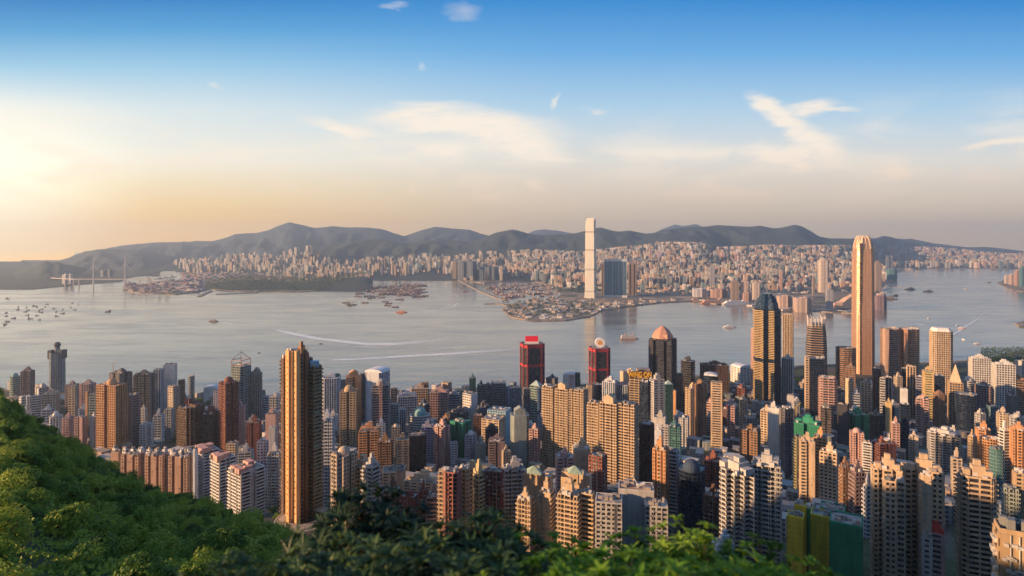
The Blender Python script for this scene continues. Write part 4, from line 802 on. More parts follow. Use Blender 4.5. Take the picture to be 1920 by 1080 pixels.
for (x0, x1, yt, yb, col, sty, plan, rf, label, nick, o) in T:
    o = dict(o or {}); cu = o.pop('custom', None); o.pop('col2', None)
    if cu == 'nets':
        o['vols'] = [dict(b=(1490,1512,944),dY=10,col='yl'), dict(b=(1505,1530,950),dY=18,col='gn'), dict(b=(1520,1566,958),dY=2,col='yl'), dict(b=(1556,1617,966),dY=-8,col='gn',r=1.0), dict(b=(1538,1585,946),dY=26,col='gn')]; o['group'] = None
    root, Y, (poly, zt, W, D, ang, at) = B(x0, x1, yt, yb, col, sty, plan, rf, label, nick, **o)
    off = tuple(root.location); ex[nick or label] = (root, Y, poly, zt)
    if cu in ('redA', 'redB'):
        for zz, h in ((zt-7, 7), (zt-52, 5)):
            m = MB(); cx, cyy = off[0], off[1]; m.prism([(cx+(x-cx)*1.035, cyy+(y-cyy)*1.035) for x, y in poly], zz, zz+h, bottom=True); m.build('red_band', PAINT, root, PAL['rs'], off)
        m = MB()
        for (x, y) in poly: m.box(x, y, off[2], 3, 3, zt-off[2]+2, ang)
        m.build('corner_frame', PAINT, root, (.30,.04,.05), off)
        if cu == 'redA':
            m = MB(); x, y = at(-.05, -.1); m.box(x, y, zt+1, 33, 8, 5, 0); m.build('sign_plinth', PAINT, root, (.7,.7,.7), off)
            m = MB(); m.box(x, y, zt+6, 31, 5, 13, 0); m.build('sign_box', plain('red_sign_enamel', (.85,.02,.05), .5, .1), root, None, off)
        else:
            m = MB(); x, y = at(0, -.1); n = 20; R_ = 12; c = []
            for k in range(n): c.append((x+R_*math.cos(2*math.pi*k/n), zt+13+R_*math.sin(2*math.pi*k/n)))
            m.face([(a, y-3, b) for a, b in c]); m.face([(a, y+3, b) for a, b in c][::-1])
            for k in range(n): (a, b), (c_, d) = c[k], c[(k+1) % n]; m.face([(a, y-3, b), (a, y+3, b), (c_, y+3, d), (c_, y-3, d)])
            m.build('disc_sign', PAINT, root, (.85,.82,.8), off)
            m = MB(); m.face([(x+5.5*math.cos(2*math.pi*k/14), y-3.2, zt+13+5.5*math.sin(2*math.pi*k/14)) for k in range(14)]); m.build('orange_emblem', PAINT, root, (.85,.35,.05), off)
    if cu == 'sign':
        gold = plain('gold_sign_letters', (.95,.55,.04), .4, .1)
        fc = bpy.data.curves.new('sign_lettering', 'FONT'); fc.body = 'WiNG ON'; fc.size = 15; fc.extrude = .8; fc.offset = .35; fc.align_x = 'CENTER'; fc.materials.append(gold)
        tmp = bpy.data.objects.new('sign_curve', fc); sm = bpy.data.meshes.new_from_object(tmp); bpy.data.objects.remove(tmp); so = bpy.data.objects.new('sign_lettering', sm); sc.collection.objects.link(so); so.parent = root
        so.location = (-3, -14, zt-off[2]+1.5); so.rotation_euler = (math.radians(90), 0, math.radians(-3)); so.scale = (.68, 1, 1)
        m = MB(); m.box(off[0]-3, off[1]-12, zt, 40, 1.6, 13, math.radians(-3)); m.build('sign_board', PAINT, root, (.14,.06,.04), off)
        m = MB(); x, y = off[0]-22, off[1]-8
        for k in range(5): m.lathe(x+4.2*math.cos(k*1.257), y+.1*k, [(.01, zt+10+4.2*math.sin(k*1.257)), (3, zt+13+4.2*math.sin(k*1.257)), (.01, zt+16+4.2*math.sin(k*1.257))], 8)
        m.build('blossom_emblem', plain('pale_gold_enamel', (.85,.6,.35), .4, .1), root, None, off)
        m = MB(); m.box(off[0]+8, off[1]+8, zt, 26, 16, 15, math.radians(-3)); m.build('plant_room', PAINT, root, (.30,.26,.24), off)
    if cu == 'ped':
        for px in ((994, 1009, 886) if x0 < 1000 else (1070, 1085, 886)),:
            a, b, yy = px; Yp = Y+17; m = MB(); m.box(X((a+b)/2, Yp), Yp, Z(yy+22, Yp), X(b, Yp)-X(a, Yp), 3, 22/F*Yp, math.radians(-24)); m.build('pediment_panel', PAINT, root, PAL['tn'], off)
            m = MB(); m.prism([(X(a-6, Yp), Yp-4), (X(b+6, Yp), Yp-7), (X(b+6, Yp), Yp+3), (X(a-6, Yp), Yp+6)], Z(884, Yp), Z(873, Yp), scale=.1); m.build('green_gable_roof', PAINT, root, (.30,.42,.34), off)
    if cu == 'boom':
        Yb = Y+14; m = MB(); b0 = (X(1196, Yb), Yb, Z(908, Yb)); m.bar(b0, (X(1186, Yb-4), Yb-4, Z(888, Yb)), .45); m.bar(b0, (b0[0], b0[1], b0[2]-6), .9); m.bar((b0[0]-1, b0[1], b0[2]-1), (b0[0]+5, b0[1], b0[2]+1), 1.1)
        bo = m.build('roof_crane', PAINT, None, (.75,.75,.72)); tag(bo, 'white boom crane leaning on a blank grey roof core', 'crane')
    if cu == 'strip':
        m = MB(); Yp = Y-13; m.box(X(1350.5, Yp), Yp, Z(1004, Yp), 2.2, 2.2, (1004-948)/F*Yp, math.radians(-35)); m.build('orange_column', PAINT, root, (.75,.40,.16), off)  # plain orange column fixed to the facade
    if cu == 'white':
        m = MB(); m.prism([(off[0]+(x-off[0])*1.01, off[1]+(y-off[1])*1.01) for x, y in poly], zt+1, zt+9, scale=.8); m.build('white_crown', PAINT, root, (.75,.74,.72), off)
    if cu == 'tri':
        m = MB(); m.prism([(off[0]+(x-off[0])*.8, off[1]+(y-off[1])*.8) for x, y in poly], zt+1, Z(683, Y), scale=.04); m.build('spire_roof', PAINT, root, (.62,.50,.34), off)
    if cu == 'dish':
        m = MB(); x, y = X(1663, Y-8), Y-8; m.lathe(x, y, [(.01, zt+5), (3, zt+5.6), (4.6, zt+8), (4.2, zt+8), (.01, zt+6)], 12); m.build('satellite_dish', PAINT, root, (.75,.75,.75), off)
    if cu == 'redroof':
        m = MB(); m.prism([(off[0]+(x-off[0])*1.03, off[1]+(y-off[1])*1.03) for x, y in poly], zt+1.2, zt+7, scale=.25); m.build('red_roof', PAINT, root, (.48,.05,.03), off)
# ---------------- landmark towers with shapes of their own
def land(name, px0, px1, Y, label, cat, nick, yt):
    gz = interp(GT, Y)-1 if Y < 2200 else 3.9
    r = empty(name, (X((px0+px1)/2, Y), Y, gz), label=label, cat=cat); ROWS.append((px0, px1, yt, Y, nick)); FOOT.append((r.location.x, Y, (px1-px0)/F*Y/2)); return r
# the tallest island tower: bullet-shaped, sunlit, 88 storeys
Y0 = 1780; r = land('bullet_topped_skyscraper', 1598, 1638, Y0, 'tallest sunlit gold skyscraper with rounded claw-like crown on the near shore', 'skyscraper', 'bullet-shaped tower', 442)
hw = 20/F*Y0; c = (r.location.x, Y0)
base = [(-.62,-1),(-.50,-1.04),(.50,-1.04),(.62,-1),(1,-.62),(1.04,-.5),(1.04,.5),(1,.62),(.62,1),(.5,1.04),(-.5,1.04),(-.62,1),(-1,.62),(-1.04,.5),(-1.04,-.5),(-1,-.62)]
base = rotp([(x*hw*.80, y*hw*.80) for x, y in base], -8)
zt = Z(447, Y0); prof = [(r.location.z, 1.0), (Z(590, Y0), .99), (Z(560, Y0), .965), (Z(510, Y0), .955), (Z(480, Y0), .925), (Z(466, Y0), .87), (Z(457, Y0), .79), (Z(451, Y0), .70), (zt, .62)]
loft(r, base, c, prof, 6.0, .36, .5, 9.0, 1.5, (.38,.24,.17), (.52,.35,.25), GOLDG)
m = MB()
for i in range(len(base)):
    for t in (0, .5):
        bx = base[i][0]*(1-t)+base[(i+1) % 16][0]*t; by = base[i][1]*(1-t)+base[(i+1) % 16][1]*t
        for (z0, s0), (z1, s1) in (((Z(466, Y0), .885), (Z(455, Y0), .79)), ((Z(455, Y0), .79), (Z(447, Y0), .67)), ((Z(447, Y0), .67), (Z(442, Y0), .50))):
            m.bar((c[0]+bx*s0, c[1]+by*s0, z0), (c[0]+bx*s1, c[1]+by*s1, z1), 1.0)
m.build('crown_fins', PAINT, r, (.62,.52,.40), tuple(r.location))
m = MB(); rr = rotp([(-.60*hw*.80, -.98*hw*.80)], -8)[0]; m.prism([(c[0]+rr[0]*.98+a, c[1]+rr[1]*.98+b) for a, b in ((-3.2,-2),(3.2,-2.6),(3.2,3),(-3.2,3))], Z(700, Y0), Z(456, Y0), scale=.8); m.build('recessed_spine', GLAZE, r, (.06,.04,.03), tuple(r.location))
# the tallest tower across the water
Y0 = 4050; r = land('notched_skyscraper', 1096, 1119, Y0, 'tallest tower across the harbour, pale gold glass with notched corners', 'skyscraper', 'tallest mainland tower', 410)
hw = 11.2/F*Y0; c = (r.location.x, Y0)
q = [(-.8,-1),(.8,-1),(.8,-.8),(1,-.8),(1,.8),(.8,.8),(.8,1),(-.8,1),(-.8,.8),(-1,.8),(-1,-.8),(-.8,-.8)]
base = rotp([(x*hw*.86, y*hw*.86) for x, y in q], -16)
loft(r, base, c, [(r.location.z, 1.08), (Z(545, Y0), 1.0), (Z(520, Y0), .97), (Z(450, Y0), .93), (Z(413, Y0), .86)], 9, .2, .4, 8, .8, (.56,.56,.52), (.74,.73,.64), glaze_mat('pale_gold_glass', .45, .93, 1.05, .35))
for py in (435, 468.5, 505, 546):
    m = MB(); s = interp([(Z(545, Y0), 1.0), (Z(450, Y0), .93), (Z(413, Y0), .86)], Z(py, Y0)); m.prism([(c[0]+x*s*1.012, c[1]+y*s*1.012) for x, y in base], Z(py+1.6, Y0), Z(py-1.6, Y0)); m.build('louvre_band', PAINT, r, (.42,.40,.36), tuple(r.location))
m = MB()
for i in range(0, 12, 3):
    a, b = base[i], base[(i+1) % 12]; m.prism([(c[0]+a[0]*.87, c[1]+a[1]*.87), (c[0]+b[0]*.87, c[1]+b[1]*.87), (c[0]+b[0]*.83, c[1]+b[1]*.83), (c[0]+a[0]*.83, c[1]+a[1]*.83)], Z(413, Y0), Z(409.5, Y0))
m.build('crown_screen', PAINT, r, (.66,.66,.62), tuple(r.location))
# gold-striped star-plan skyscraper with stepped navy cap
Y0 = 1420; r = land('star_plan_skyscraper', 1411, 1465, Y0, 'gold-striped navy skyscraper with a stepped pyramidal cap and two-square plan', 'skyscraper', 'gold-striped skyscraper', 546)
hw = 24/F*Y0; c = (r.location.x, Y0); off = tuple(r.location)
star = []
for k in range(8):
    a = math.radians(45*k+8); star.append((math.cos(a)*hw*1.02, math.sin(a)*hw*1.02)); a2 = a+math.radians(22.5); star.append((math.cos(a2)*hw*.78, math.sin(a2)*hw*.78))
zb, zc = r.location.z, Z(578, Y0)
g = MB(); g.prism([(c[0]+x, c[1]+y) for x, y in star], zb, zc); g.build('glazing', CURTAIN, r, (.012,.028,.055), off)
m = MB(); z = zb
for i in range(16):
    a, b = star[i], star[(i+1) % 16]; mx, my = (a[0]+b[0])/2, (a[1]+b[1])/2
    if i in (8, 9, 11, 6, 5, 14):
        L = math.hypot(b[0]-a[0], b[1]-a[1]); t = ((b[0]-a[0])/L, (b[1]-a[1])/L); nr = (t[1], -t[0]); z = zb
        while z < zc-3:
            if not (Z(678, Y0) < z < Z(670, Y0)):
                A = (c[0]+a[0]+nr[0]*.5, c[1]+a[1]+nr[1]*.5); Bq = (c[0]+b[0]+nr[0]*.5, c[1]+b[1]+nr[1]*.5)
                m.face([(*A, z), (*Bq, z), (*Bq, z+1.5), (*A, z+1.5)]); m.face([(*A, z+1.7), (*Bq, z+1.7), (c[0]+b[0], c[1]+b[1], z+1.7), (c[0]+a[0], c[1]+a[1], z+1.7)])
            z += 3.9
m.build('gold_bands', PAINT, r, (.62,.44,.20), off)
for k, (s, ya, yb_) in enumerate(((.86, 578, 566), (.74, 566, 559), (.60, 559, 554), (.42, 554, 550))):
    m = MB(); m.prism([(c[0]+x*s, c[1]+y*s) for x, y in star], Z(ya, Y0), Z(yb_, Y0), scale=.9); m.build('stepped_cap', CURTAIN, r, (.010,.034,.075), off)
m = MB(); m.bar((c[0], c[1], Z(550, Y0)), (c[0], c[1], Z(500, Y0)), .7); m.build('mast', METAL, r, None, off)
# dark spiked-crown tower
Y0 = 1560; r = land('spiked_crown_tower', 1511, 1550, Y0, 'dark tapering office tower with a crown of pale spikes', 'skyscraper', 'spiked-crown tower', 594)
hw = 17/F*Y0; base = rotp([(x*hw, y*hw) for x, y in [(-.6,-1),(.6,-1),(1,-.6),(1,.6),(.6,1),(-.6,1),(-1,.6),(-1,-.6)]], -22); c = (r.location.x, Y0)
prof = [(r.location.z, 1.02), (Z(650, Y0), 1.0), (Z(622, Y0), .92), (Z(606, Y0), .82)]
pl = loft(r, base, c, prof, 6.0, .30, .6, 0, 0, (.36,.26,.20), (.02,.028,.04))
m = MB()
for i in range(8):
    for t in (0, .33, .66):
        a, b = pl(Z(606, Y0))[i], pl(Z(606, Y0))[(i+1) % 8]; x, y = a[0]+(b[0]-a[0])*t, a[1]+(b[1]-a[1])*t; m.bar((x, y, Z(612, Y0)), (x+(x-c[0])*.04, y+(y-c[1])*.04, Z(596 if t else 592, Y0)), 1.0)
m.build('crown_spikes', PAINT, r, (.6,.56,.54), tuple(r.location))
B(1510, 1546, 670, 790, 'nb', 'glass', 'rect', 'flat', 'dark glass block with two pale edge piers below the spiked-crown tower', 'pale-edged dark block', gl='nb', rot=-12, r=.6, vols=[dict(b=(1509,1517,669),dY=-4,col='cr',sty='blank'), dict(b=(1539,1546,669),dY=-4,col='lg',sty='blank')])
# copper-domed dark tower
Y0 = 1500; r, _, res = B(1217, 1268, 633, 0, 'bk', 'rsb', 'comb', 'flat', 'dark harbour tower crowned by a copper pyramid dome', 'copper-domed tower', gl='nb', rot=-30, Y=Y0, nm='skyscraper')
off = tuple(r.location); poly, zt = res[0], res[1]
m = MB(); c = (r.location.x, Y0); o8 = [(math.cos(math.radians(45*k+22-8)), math.sin(math.radians(45*k+22-8))) for k in range(8)]
R_ = 23/F*Y0
for s0, s1, ya, yb_ in ((.9, .86, 633, 629), (.86, .62, 629, 620), (.62, .22, 620, 613), (.22, .02, 613, 610)):
    m.prism([(c[0]+x*R_*s0, c[1]+y*R_*s0) for x, y in o8], Z(ya, Y0), Z(yb_, Y0), scale=s1/s0)
m.build('copper_dome', PAINT, r, (.52,.28,.20), off)
m = MB(); m.box(c[0], c[1]-R_*.7, Z(633, Y0), 14, 6, 10, math.radians(-30)); m.build('dome_gable', PAINT, r, (.56,.36,.26), off)
# ball-topped steel tower
Y0 = 1560; r = land('ball_topped_tower', 93, 122, Y0, 'blue-grey steel tower topped by a dark ball between two shoulders', 'skyscraper', 'ball-topped tower', 641)
hw = 13.2/F*Y0; c = (r.location.x, Y0); off = tuple(r.location)
base = rotp([(x*hw*.8, y*hw*.8) for x, y in [(-.5,-1),(.5,-1),(1,-.5),(1,.5),(.5,1),(-.5,1),(-1,.5),(-1,-.5)]], 12)
loft(r, base, c, [(r.location.z, 1.05), (Z(660, Y0), 1.0)], 4, .3, .3, 5, 1.2, (.26,.30,.34), (.07,.10,.13))
for k, (dx_, dz_) in enumerate(((-9.5, 655), (9.5, 655))):
    m = MB(); m.prism([(c[0]+dx_/F*Y0+a, Y0+b) for a, b in ((-5,-10),(5,-10),(5,10),(-5,10))], Z(672, Y0), Z(656, Y0)); m.build('shoulder', PAINT, r, (.10,.11,.12), off)
m = MB(); m.lathe(c[0], Y0, [(7, Z(661, Y0)), (6, Z(652, Y0)), (6.5, Z(651, Y0))], 12); m.build('neck', PAINT, r, (.22,.25,.28), off)
m = MB(); zc_ = Z(646.5, Y0); R_ = 5.6/F*Y0; m.lathe(c[0], Y0, [(max(.005, R_*math.sin(math.pi*k/8)), zc_-R_*math.cos(math.pi*k/8)) for k in range(9)], 16); m.build('ball', PAINT, r, (.09,.10,.11), off)
# glass tower with an open pyramid frame
Y0 = depth(790); r, _, res = B(434, 470, 683, 0, 'gg', 'grid', 'bev', 'flat', 'dark glass tower with an open steel pyramid frame on its roof', 'pyramid-frame tower', gl='nb', rot=-20, Y=Y0, nm='glass_tower')
off = tuple(r.location); c = (r.location.x, Y0); m = MB(); zt = res[1]; h2 = 11.5/F*Y0
P4 = [rotp([(a*h2, b*h2)], -20)[0] for a, b in ((-1,-1),(1,-1),(1,1),(-1,1))]
for z in (zt+4, zt+13):
    for k in range(4): a, b = P4[k], P4[(k+1) % 4]; m.bar((c[0]+a[0], c[1]+a[1], z), (c[0]+b[0], c[1]+b[1], z), .8)
for a in P4: m.bar((c[0]+a[0], c[1]+a[1], zt), (c[0]+a[0], c[1]+a[1], zt+13), .8); m.bar((c[0]+a[0], c[1]+a[1], zt+13), (c[0], c[1], Z(660, Y0)), .7)
m.bar((c[0], c[1], Z(660, Y0)), (c[0], c[1], Z(652, Y0)), .4); m.build('pyramid_frame', PAINT, r, (.34,.24,.20), off)
# curved twin office towers; the second has sunlight put into its wall colour
for x0, x1, lab, nk, cl in ((1650, 1686, 'curved brown-striped twin tower standing nearer the bullet-shaped tower', 'curved brown twin', (.42,.30,.24)), (1685, 1724, 'curved orange-lit twin tower standing nearer the open water', 'curved orange twin', (.62,.34,.20))):
    Yt = 1690 if x0 < 1680 else 1700
    B(x0, x1, 615, 0, cl, 'band', 'round', 'flat', lab, nk, gl='br', rot=-20, r=.9, Y=Yt, vols=[dict(b=(x0+9, x0+17, 617), dY=-24, col=cl, sty='blank', r=1.2), dict(b=(x0+22, x1-5, 613), dY=6, col=(.6,.55,.5), sty='blank')])
# tall bronze ribbed residential tower in front; its front colours carry the sunlight
Y0 = depth(992); r, _, res = B(536, 563, 656, 0, (.68,.38,.15), 'blank', 'rect', 'flat', 'tallest bronze residential tower with gold-lit ribs rising from a ringed podium', 'bronze ribbed tower', rot=-34, r=.9, Y=Y0, nm='ribbed_residential_tower', cat='apartment tower', cut={0: False, 1: True, 2: True, 3: True}, gl='br',
    vols=[dict(b=(527,542,670), dY=8, col='db', sty='rsb', plan='rect', r=1.3), dict(b=(549,579,652), dY=12, col='br', sty='res', plan='notch', r=1.0, rf='core2'), dict(b=(576,603,684), dY=16, col=(.30,.24,.14), sty='rsb', gl='gn', r=1.0), dict(b=(560,586,670), dY=22, col='pu', sty='res')])
off = tuple(r.location); rt = tuple(r.location)
for a, b, yt_, dy in ((536.5, 547, 657, -14), (550.5, 562, 658, -14)):
    m = MB(); Yr = Y0+dy+2; p = fit(a, b, Yr, 'rect', -34, .9); m.prism(p, off[2], Z(yt_, Yr)); m.build('sunlit_gold_rib', PAINT, r, (.70,.40,.18), off)  # warm sunlight put into the rib colour
    m = MB(); cx = sum(q[0] for q in p)/4; cyy = sum(q[1] for q in p)/4; e = Vector((p[1][0]-p[0][0], p[1][1]-p[0][1])).normalized(); 
    z = off[2]+20
    while z < Z(yt_+12, Yr): m.box((p[0][0]+p[1][0])/2, (p[0][1]+p[1][1])/2, z, .7, .5, 1.1, math.atan2(e.y, e.x)); z += 5.2
    m.build('slot_window', GLAZE, r, (.05,.03,.02), off)
m = MB(); m.box(X(590, Y0+16), Y0+16, Z(688, Y0+16), 7, 7, 5, .3); m.build('blue_roof_house', PAINT, r, (.25,.50,.70), off)
m = MB(); rr = random.Random(5)
for _ in range(16): xx = rr.uniform(540, 577); yy = Y0+rr.uniform(0, 14); m.bar((X(xx, yy), yy, Z(662, yy)), (X(xx+rr.uniform(-4, 4), yy), yy, Z(rr.uniform(649, 654), yy)), .25)
m.build('roof_scaffold', PAINT, r, (.22,.14,.09), off)
m = MB(); m.lathe(X(570, Y0-3), Y0-3, [(23, off[2]-12), (23, Z(975, Y0)), (21, Z(968, Y0)), (13, Z(966, Y0))], 28); m.build('podium', PAINT, r, (.40,.34,.27), off)
m = MB(); m.lathe(X(570, Y0-3), Y0-3, [(23.6, Z(973, Y0)), (23.6, Z(969, Y0)), (22.4, Z(969, Y0))], 28); m.build('podium_rim', PAINT, r, (.50,.44,.36), off)
# long stepped terrace of slab blocks on the west slope
Yt = 640
for k, (a, b, yt_) in enumerate(((208,227,846),(227,271,848),(272,315,849),(316,362,851))):
    B(a, b+.6, yt_, 0, (.46,.30,.22), 'wide', 'comb' if k else 'rect', 'flat', ['peach terrace slab half hidden by the forest edge','peach terrace slab, second out from the forest edge','peach terrace slab, third out from the forest edge','peach terrace slab ending at the tall blue-white wall'][k], None, rot=-6, r=.5, Y=Yt-k*9, nm='terrace_slab_block', cat='apartment block', group='peach terrace slab blocks',
      vols=[dict(b=(a+3+j*(b-a)/3, a+3+j*(b-a)/3+11, yt_-6), dY=6, col='wh', sty='blank', rot=-24) for j in range(3 if k else 1)])
B(362, 371, 842, 0, 'wb', 'blank', 'rect', 'flat', 'narrow blue-white end wall tower at the end of the peach terrace', None, rot=-6, r=2.2, Y=605)
for a, b, yt_, Yt, lab in ((369,410,838,640,'white estate tower with pink roof parapet nearer the peach terrace'),(397,442,852,600,'white estate tower with pink roof parapet between its two neighbours'),(429,496,870,560,'white estate tower with pink roof parapet just west of the bronze ribbed tower')):
    r, _, res = B(a, b, yt_, 0, 'wb' if a < 390 else 'wh', 'rsb', 'comb', 'flat', lab, 'white estate' if a > 420 else None, rot=-38, r=1.0, Y=Yt, nm='white_estate_tower', cat='apartment tower', group='stepped white estate towers')
    off = tuple(r.location); at = res[5]; rr = random.Random(a)
    for u, v in ((-.25,-.2), (.2,.1), (-.1,.3), (.32,-.3)):
        m = MB(); x, y = at(u, v); m.box(x, y, res[1], rr.uniform(6, 10), rr.uniform(5, 8), rr.uniform(3, 5.5), res[4]); m.build('pink_roof_house', PAINT, r, (.62,.36,.30), off)
# tower cranes
def tower_crane(px, py, Y, jib, label, col=(.45,.35,.25)):
    m = MB(); b = (X(px, Y), Y, Z(py, Y)); top = (b[0], b[1], b[2]+14); m.bar(b, top, .7); m.build
    o = m.build('tower_crane', PAINT, None, col); tag(o, label, 'crane')
    j = MB(); j.bar((top[0]-5, top[1], top[2]-2), (top[0]+jib, top[1], top[2]+abs(jib)*1.3), .5); j.build('jib', PAINT, o, col)
tower_crane(212, 697, 1290, 9, 'small luffing crane on the dark tower under construction')
tower_crane(1493, 780, 1080, 8, 'yellow luffing crane above the green-yellow scaffold tower', (.6,.45,.05))
tower_crane(1352, 1000, depth(1020), 4, 'thin pale crane beside the low white-blue block', (.5,.5,.5)) if False else None
# ================================================================== smaller blocks filling the gaps between the towers
CAP = [(0,735),(130,738),(260,760),(300,758),(420,770),(500,765),(600,740),(700,745),(760,728),(850,735),(950,735),(1020,738),(1100,735),(1200,735),(1300,725),(1400,715),(1500,708),(1560,722),(1640,712),(1700,715),(1800,712),(1850,705),(1925,700)]
CN = dict(cr='cream', wh='white', lg='light grey', gy='grey', dg='dark grey', br='brown', pk='pink', bg='beige', nb='navy', tl='teal', tn='tan', bw='blue-grey', pu='purple-brown', db='dark brown', rd='brick-red', gg='green-grey')
SN = dict(res='small-windowed', rsb='balconied', band='striped', grid='grid-fronted', strip='narrow-slotted', vert='ribbed')
used = set(); rnd = random.Random(11)
landm = [(a, b, c_, d, n) for a, b, c_, d, n in ROWS if n]
def relation(px, Y, yt, rnd):
    """words that find a block by the named towers round it"""
    front = sorted((abs((a+b)/2-px), n) for a, b, c_, d, n in landm if d < Y and abs((a+b)/2-px) < 70)
    back = sorted((abs((a+b)/2-px), n) for a, b, c_, d, n in landm if d > Y and abs((a+b)/2-px) < 70)
    west = sorted((px-(a+b)/2, n) for a, b, c_, d, n in landm if (a+b)/2 <= px and abs(d-Y) < 320)
    east = sorted(((a+b)/2-px, n) for a, b, c_, d, n in landm if (a+b)/2 > px and abs(d-Y) < 320)
    out = []
    if west and east: out.append(f'between the {west[0][1]} and the {east[0][1]}')
    if front and back: out.append(f'behind the {front[0][1]}, before the {back[0][1]}')
    for q in front[:3]: out.append(f'behind the {q[1]}')
    for q in back[:3]: out.append(f'in front of the {q[1]}')
    return out
made = 0
rowsY = [(1560,3.0),(1450,3.0),(1340,3.0),(1240,3.1),(1140,3.1),(1050,3.2),(970,3.2),(890,3.3),(810,3.4),(730,3.6),(650,4.0)]
cand = []
for ri, (Yr, _) in enumerate(rowsY):
    px = 30+ri*7
    while px < 1910:
        Y = Yr+rnd.uniform(-38, 38); wpx = rnd.uniform(17, 27)/Y*F; cand.append((Y, px+rnd.uniform(-4, 4), wpx)); px += wpx+rnd.uniform(8, 26)*900/Yr
for Y, px, wpx in cand:
    if made >= 150: break
    x = X(px, Y); wd = wpx/F*Y/2
    if px < 560 and Y < 700 or px < 200 and Y < 900: continue
    if Y > shore_pt(px, interp(ISH, px))[1]-40: continue
    if any(math.hypot(x-a, Y-b) < (wd+c_)*1.12+4 for a, b, c_ in FOOT): continue
    g = interp(GT, Y); h = rnd.choice([24, 34, 45, 60, 75, 90]) if Y > 1000 else rnd.choice([22, 36, 55, 70])
    z = g+h; yt = HZ+F*(H-z)/Y; cap = interp(CAP, px)+2
    cap += max(0, (1500-Y))*.045
    yt = max(yt, cap)
    # keep clear of a named tower's sunlit face: only rise to its lower third
    for a, b, c_, d, n in ROWS:
        if d > Y and a-2 < px < b+2: yt = max(yt, c_+ (HZ+F*(H-interp(GT, d))/d-c_)*.42)
    if HZ+F*(H-g)/Y-yt < 14: continue
    col = rnd.choice(['cr','wh','lg','gy','dg','br','pk','bg','wh','bw','pu','db','lg','bw','gg','wh','rd','gy','dg','bw','nb','tl','gy','bw']); sty = rnd.choice(['res','res','rsb','rsb','band','grid','strip','vert'])
    hw = 'low' if z-g < 38 else ('mid-height' if z-g < 65 else 'tall')
    lab = None; rel = relation(px, Y, yt, rnd)
    for rr_ in rel:
        for att in (f'{hw} {CN[col]}', f'{SN[sty]} {CN[col]}', f'{hw} {SN[sty]} {CN[col]}'):
            s_ = f'{att} block {rr_}'
            if s_ not in used and len(s_.split()) <= 16: lab = s_; break
        if lab: break
    if not lab: continue
    used.add(lab); made += 1
    B(px-wpx/2, px+wpx/2, yt, 0, col, sty, rnd.choice(['rect','notch','comb','ell','cross','rect']), rnd.choice(['flat','core','core2','tanks','core']), lab, None, gl=rnd.choice(['dk','dk','gr','bl','gn','br']), Y=Y, r=rnd.uniform(.65, 1.1), nm='mid_rise_block', cat='mid-rise block', group='smaller blocks between the towers')
print('infill', made, 'rows', len(ROWS))
# low roofs, stalls and podiums nobody could count in the street gaps
m = MB(); tint = []
rnd = random.Random(3)
for _ in range(1500):
    Y = rnd.uniform(480, 1640); px = rnd.uniform(20, 1915)
    if px < 640 and Y < 620 or px < 230 and Y < 820: continue
    if Y > shore_pt(px, interp(ISH, px))[1]-15: continue
    x = X(px, Y); n0 = len(m.uv); g = interp(GT, Y); wd, dp = rnd.uniform(9, 24), rnd.uniform(9, 22)
    if any(math.hypot(x-a, Y-b) < c_*.7 for a, b, c_ in FOOT): continue
    m.box(x, Y, g-2, wd, dp, rnd.uniform(7, 24), math.radians(rnd.uniform(-40, -15)))
    c = rnd.choice([(.42,.40,.38),(.55,.53,.5),(.3,.3,.31),(.25,.3,.33),(.4,.3,.22),(.5,.42,.36),(.2,.24,.22),(.16,.16,.17)]); tint += [*c, 1]*(len(m.uv)-n0)
o = m.build('low_rooftops', FARM, None, (1, 1, 1), tint=tint); tag(o, 'jumble of low roofs and podiums filling the streets between the towers', 'low buildings', kind='stuff')
# ================================================================== the mainland city
def far_mesh(kind, rnd):
    """unit high-rise: 30 m wide, 100 m tall, scaled per copy"""
    m = MB(); p = [(x*30, y*26) for x, y in plan_pts(kind)]
    m.prism(p, -6, 100); m.box(0, 0, 100, 12, 10, 6); m.box(rnd.uniform(-6, 6), 4, 106, 5, 5, 3)
    return m
variants = []
for i, k in enumerate(['notch','rect','comb','cross','bev','notch','ell','zig']):
    m = far_mesh(k, random.Random(i)); o = m.build('distant_high_rise', FARM, None, None, tint=[1, 1, 1, 1]*len(m.uv)); variants.append(o)
FC = dict(cream=(.60,.52,.43), peach=(.62,.48,.38), coral=(.58,.38,.29), white=(.68,.67,.65), grey=(.38,.39,.40), slate=(.20,.25,.30), brown=(.33,.26,.21), teal=(.12,.28,.30))
KROW = []; taken = set()
def far_tower(x0, x1, yt, Y, col, var, label, group, name='distant_high_rise', rot=-20, dz=1.0, cat='high-rise', par=True):
    src = variants[var]; i = var
    if i in taken or name != 'distant_high_rise' : o = src.copy(); sc.collection.objects.link(o)
    else: o = src; taken.add(i)
    o.name = name; px = (x0+x1)/2; g = kz(px, Y) if not isinstance(Y, tuple) else 4
    wd = (x1-x0)/F*Y/30*.80; zt = Z(yt, Y); h = max(12, zt-g)
    o.location = (X(px, Y), Y, g); o.scale = (wd, wd*dz, h/109); o.rotation_euler = (0, 0, math.radians(rot)); cc = FC[col] if isinstance(col, str) else col; k_ = .86 if px > 1200 else .78; o.color = (cc[0]*k_, cc[1]*k_, cc[2]*(k_+.05), 1)
    tag(o, label, cat, group); KROW.append((px, Y, wd*15)); return o
def ky(yb): return F*(H-4)/(yb-HZ)
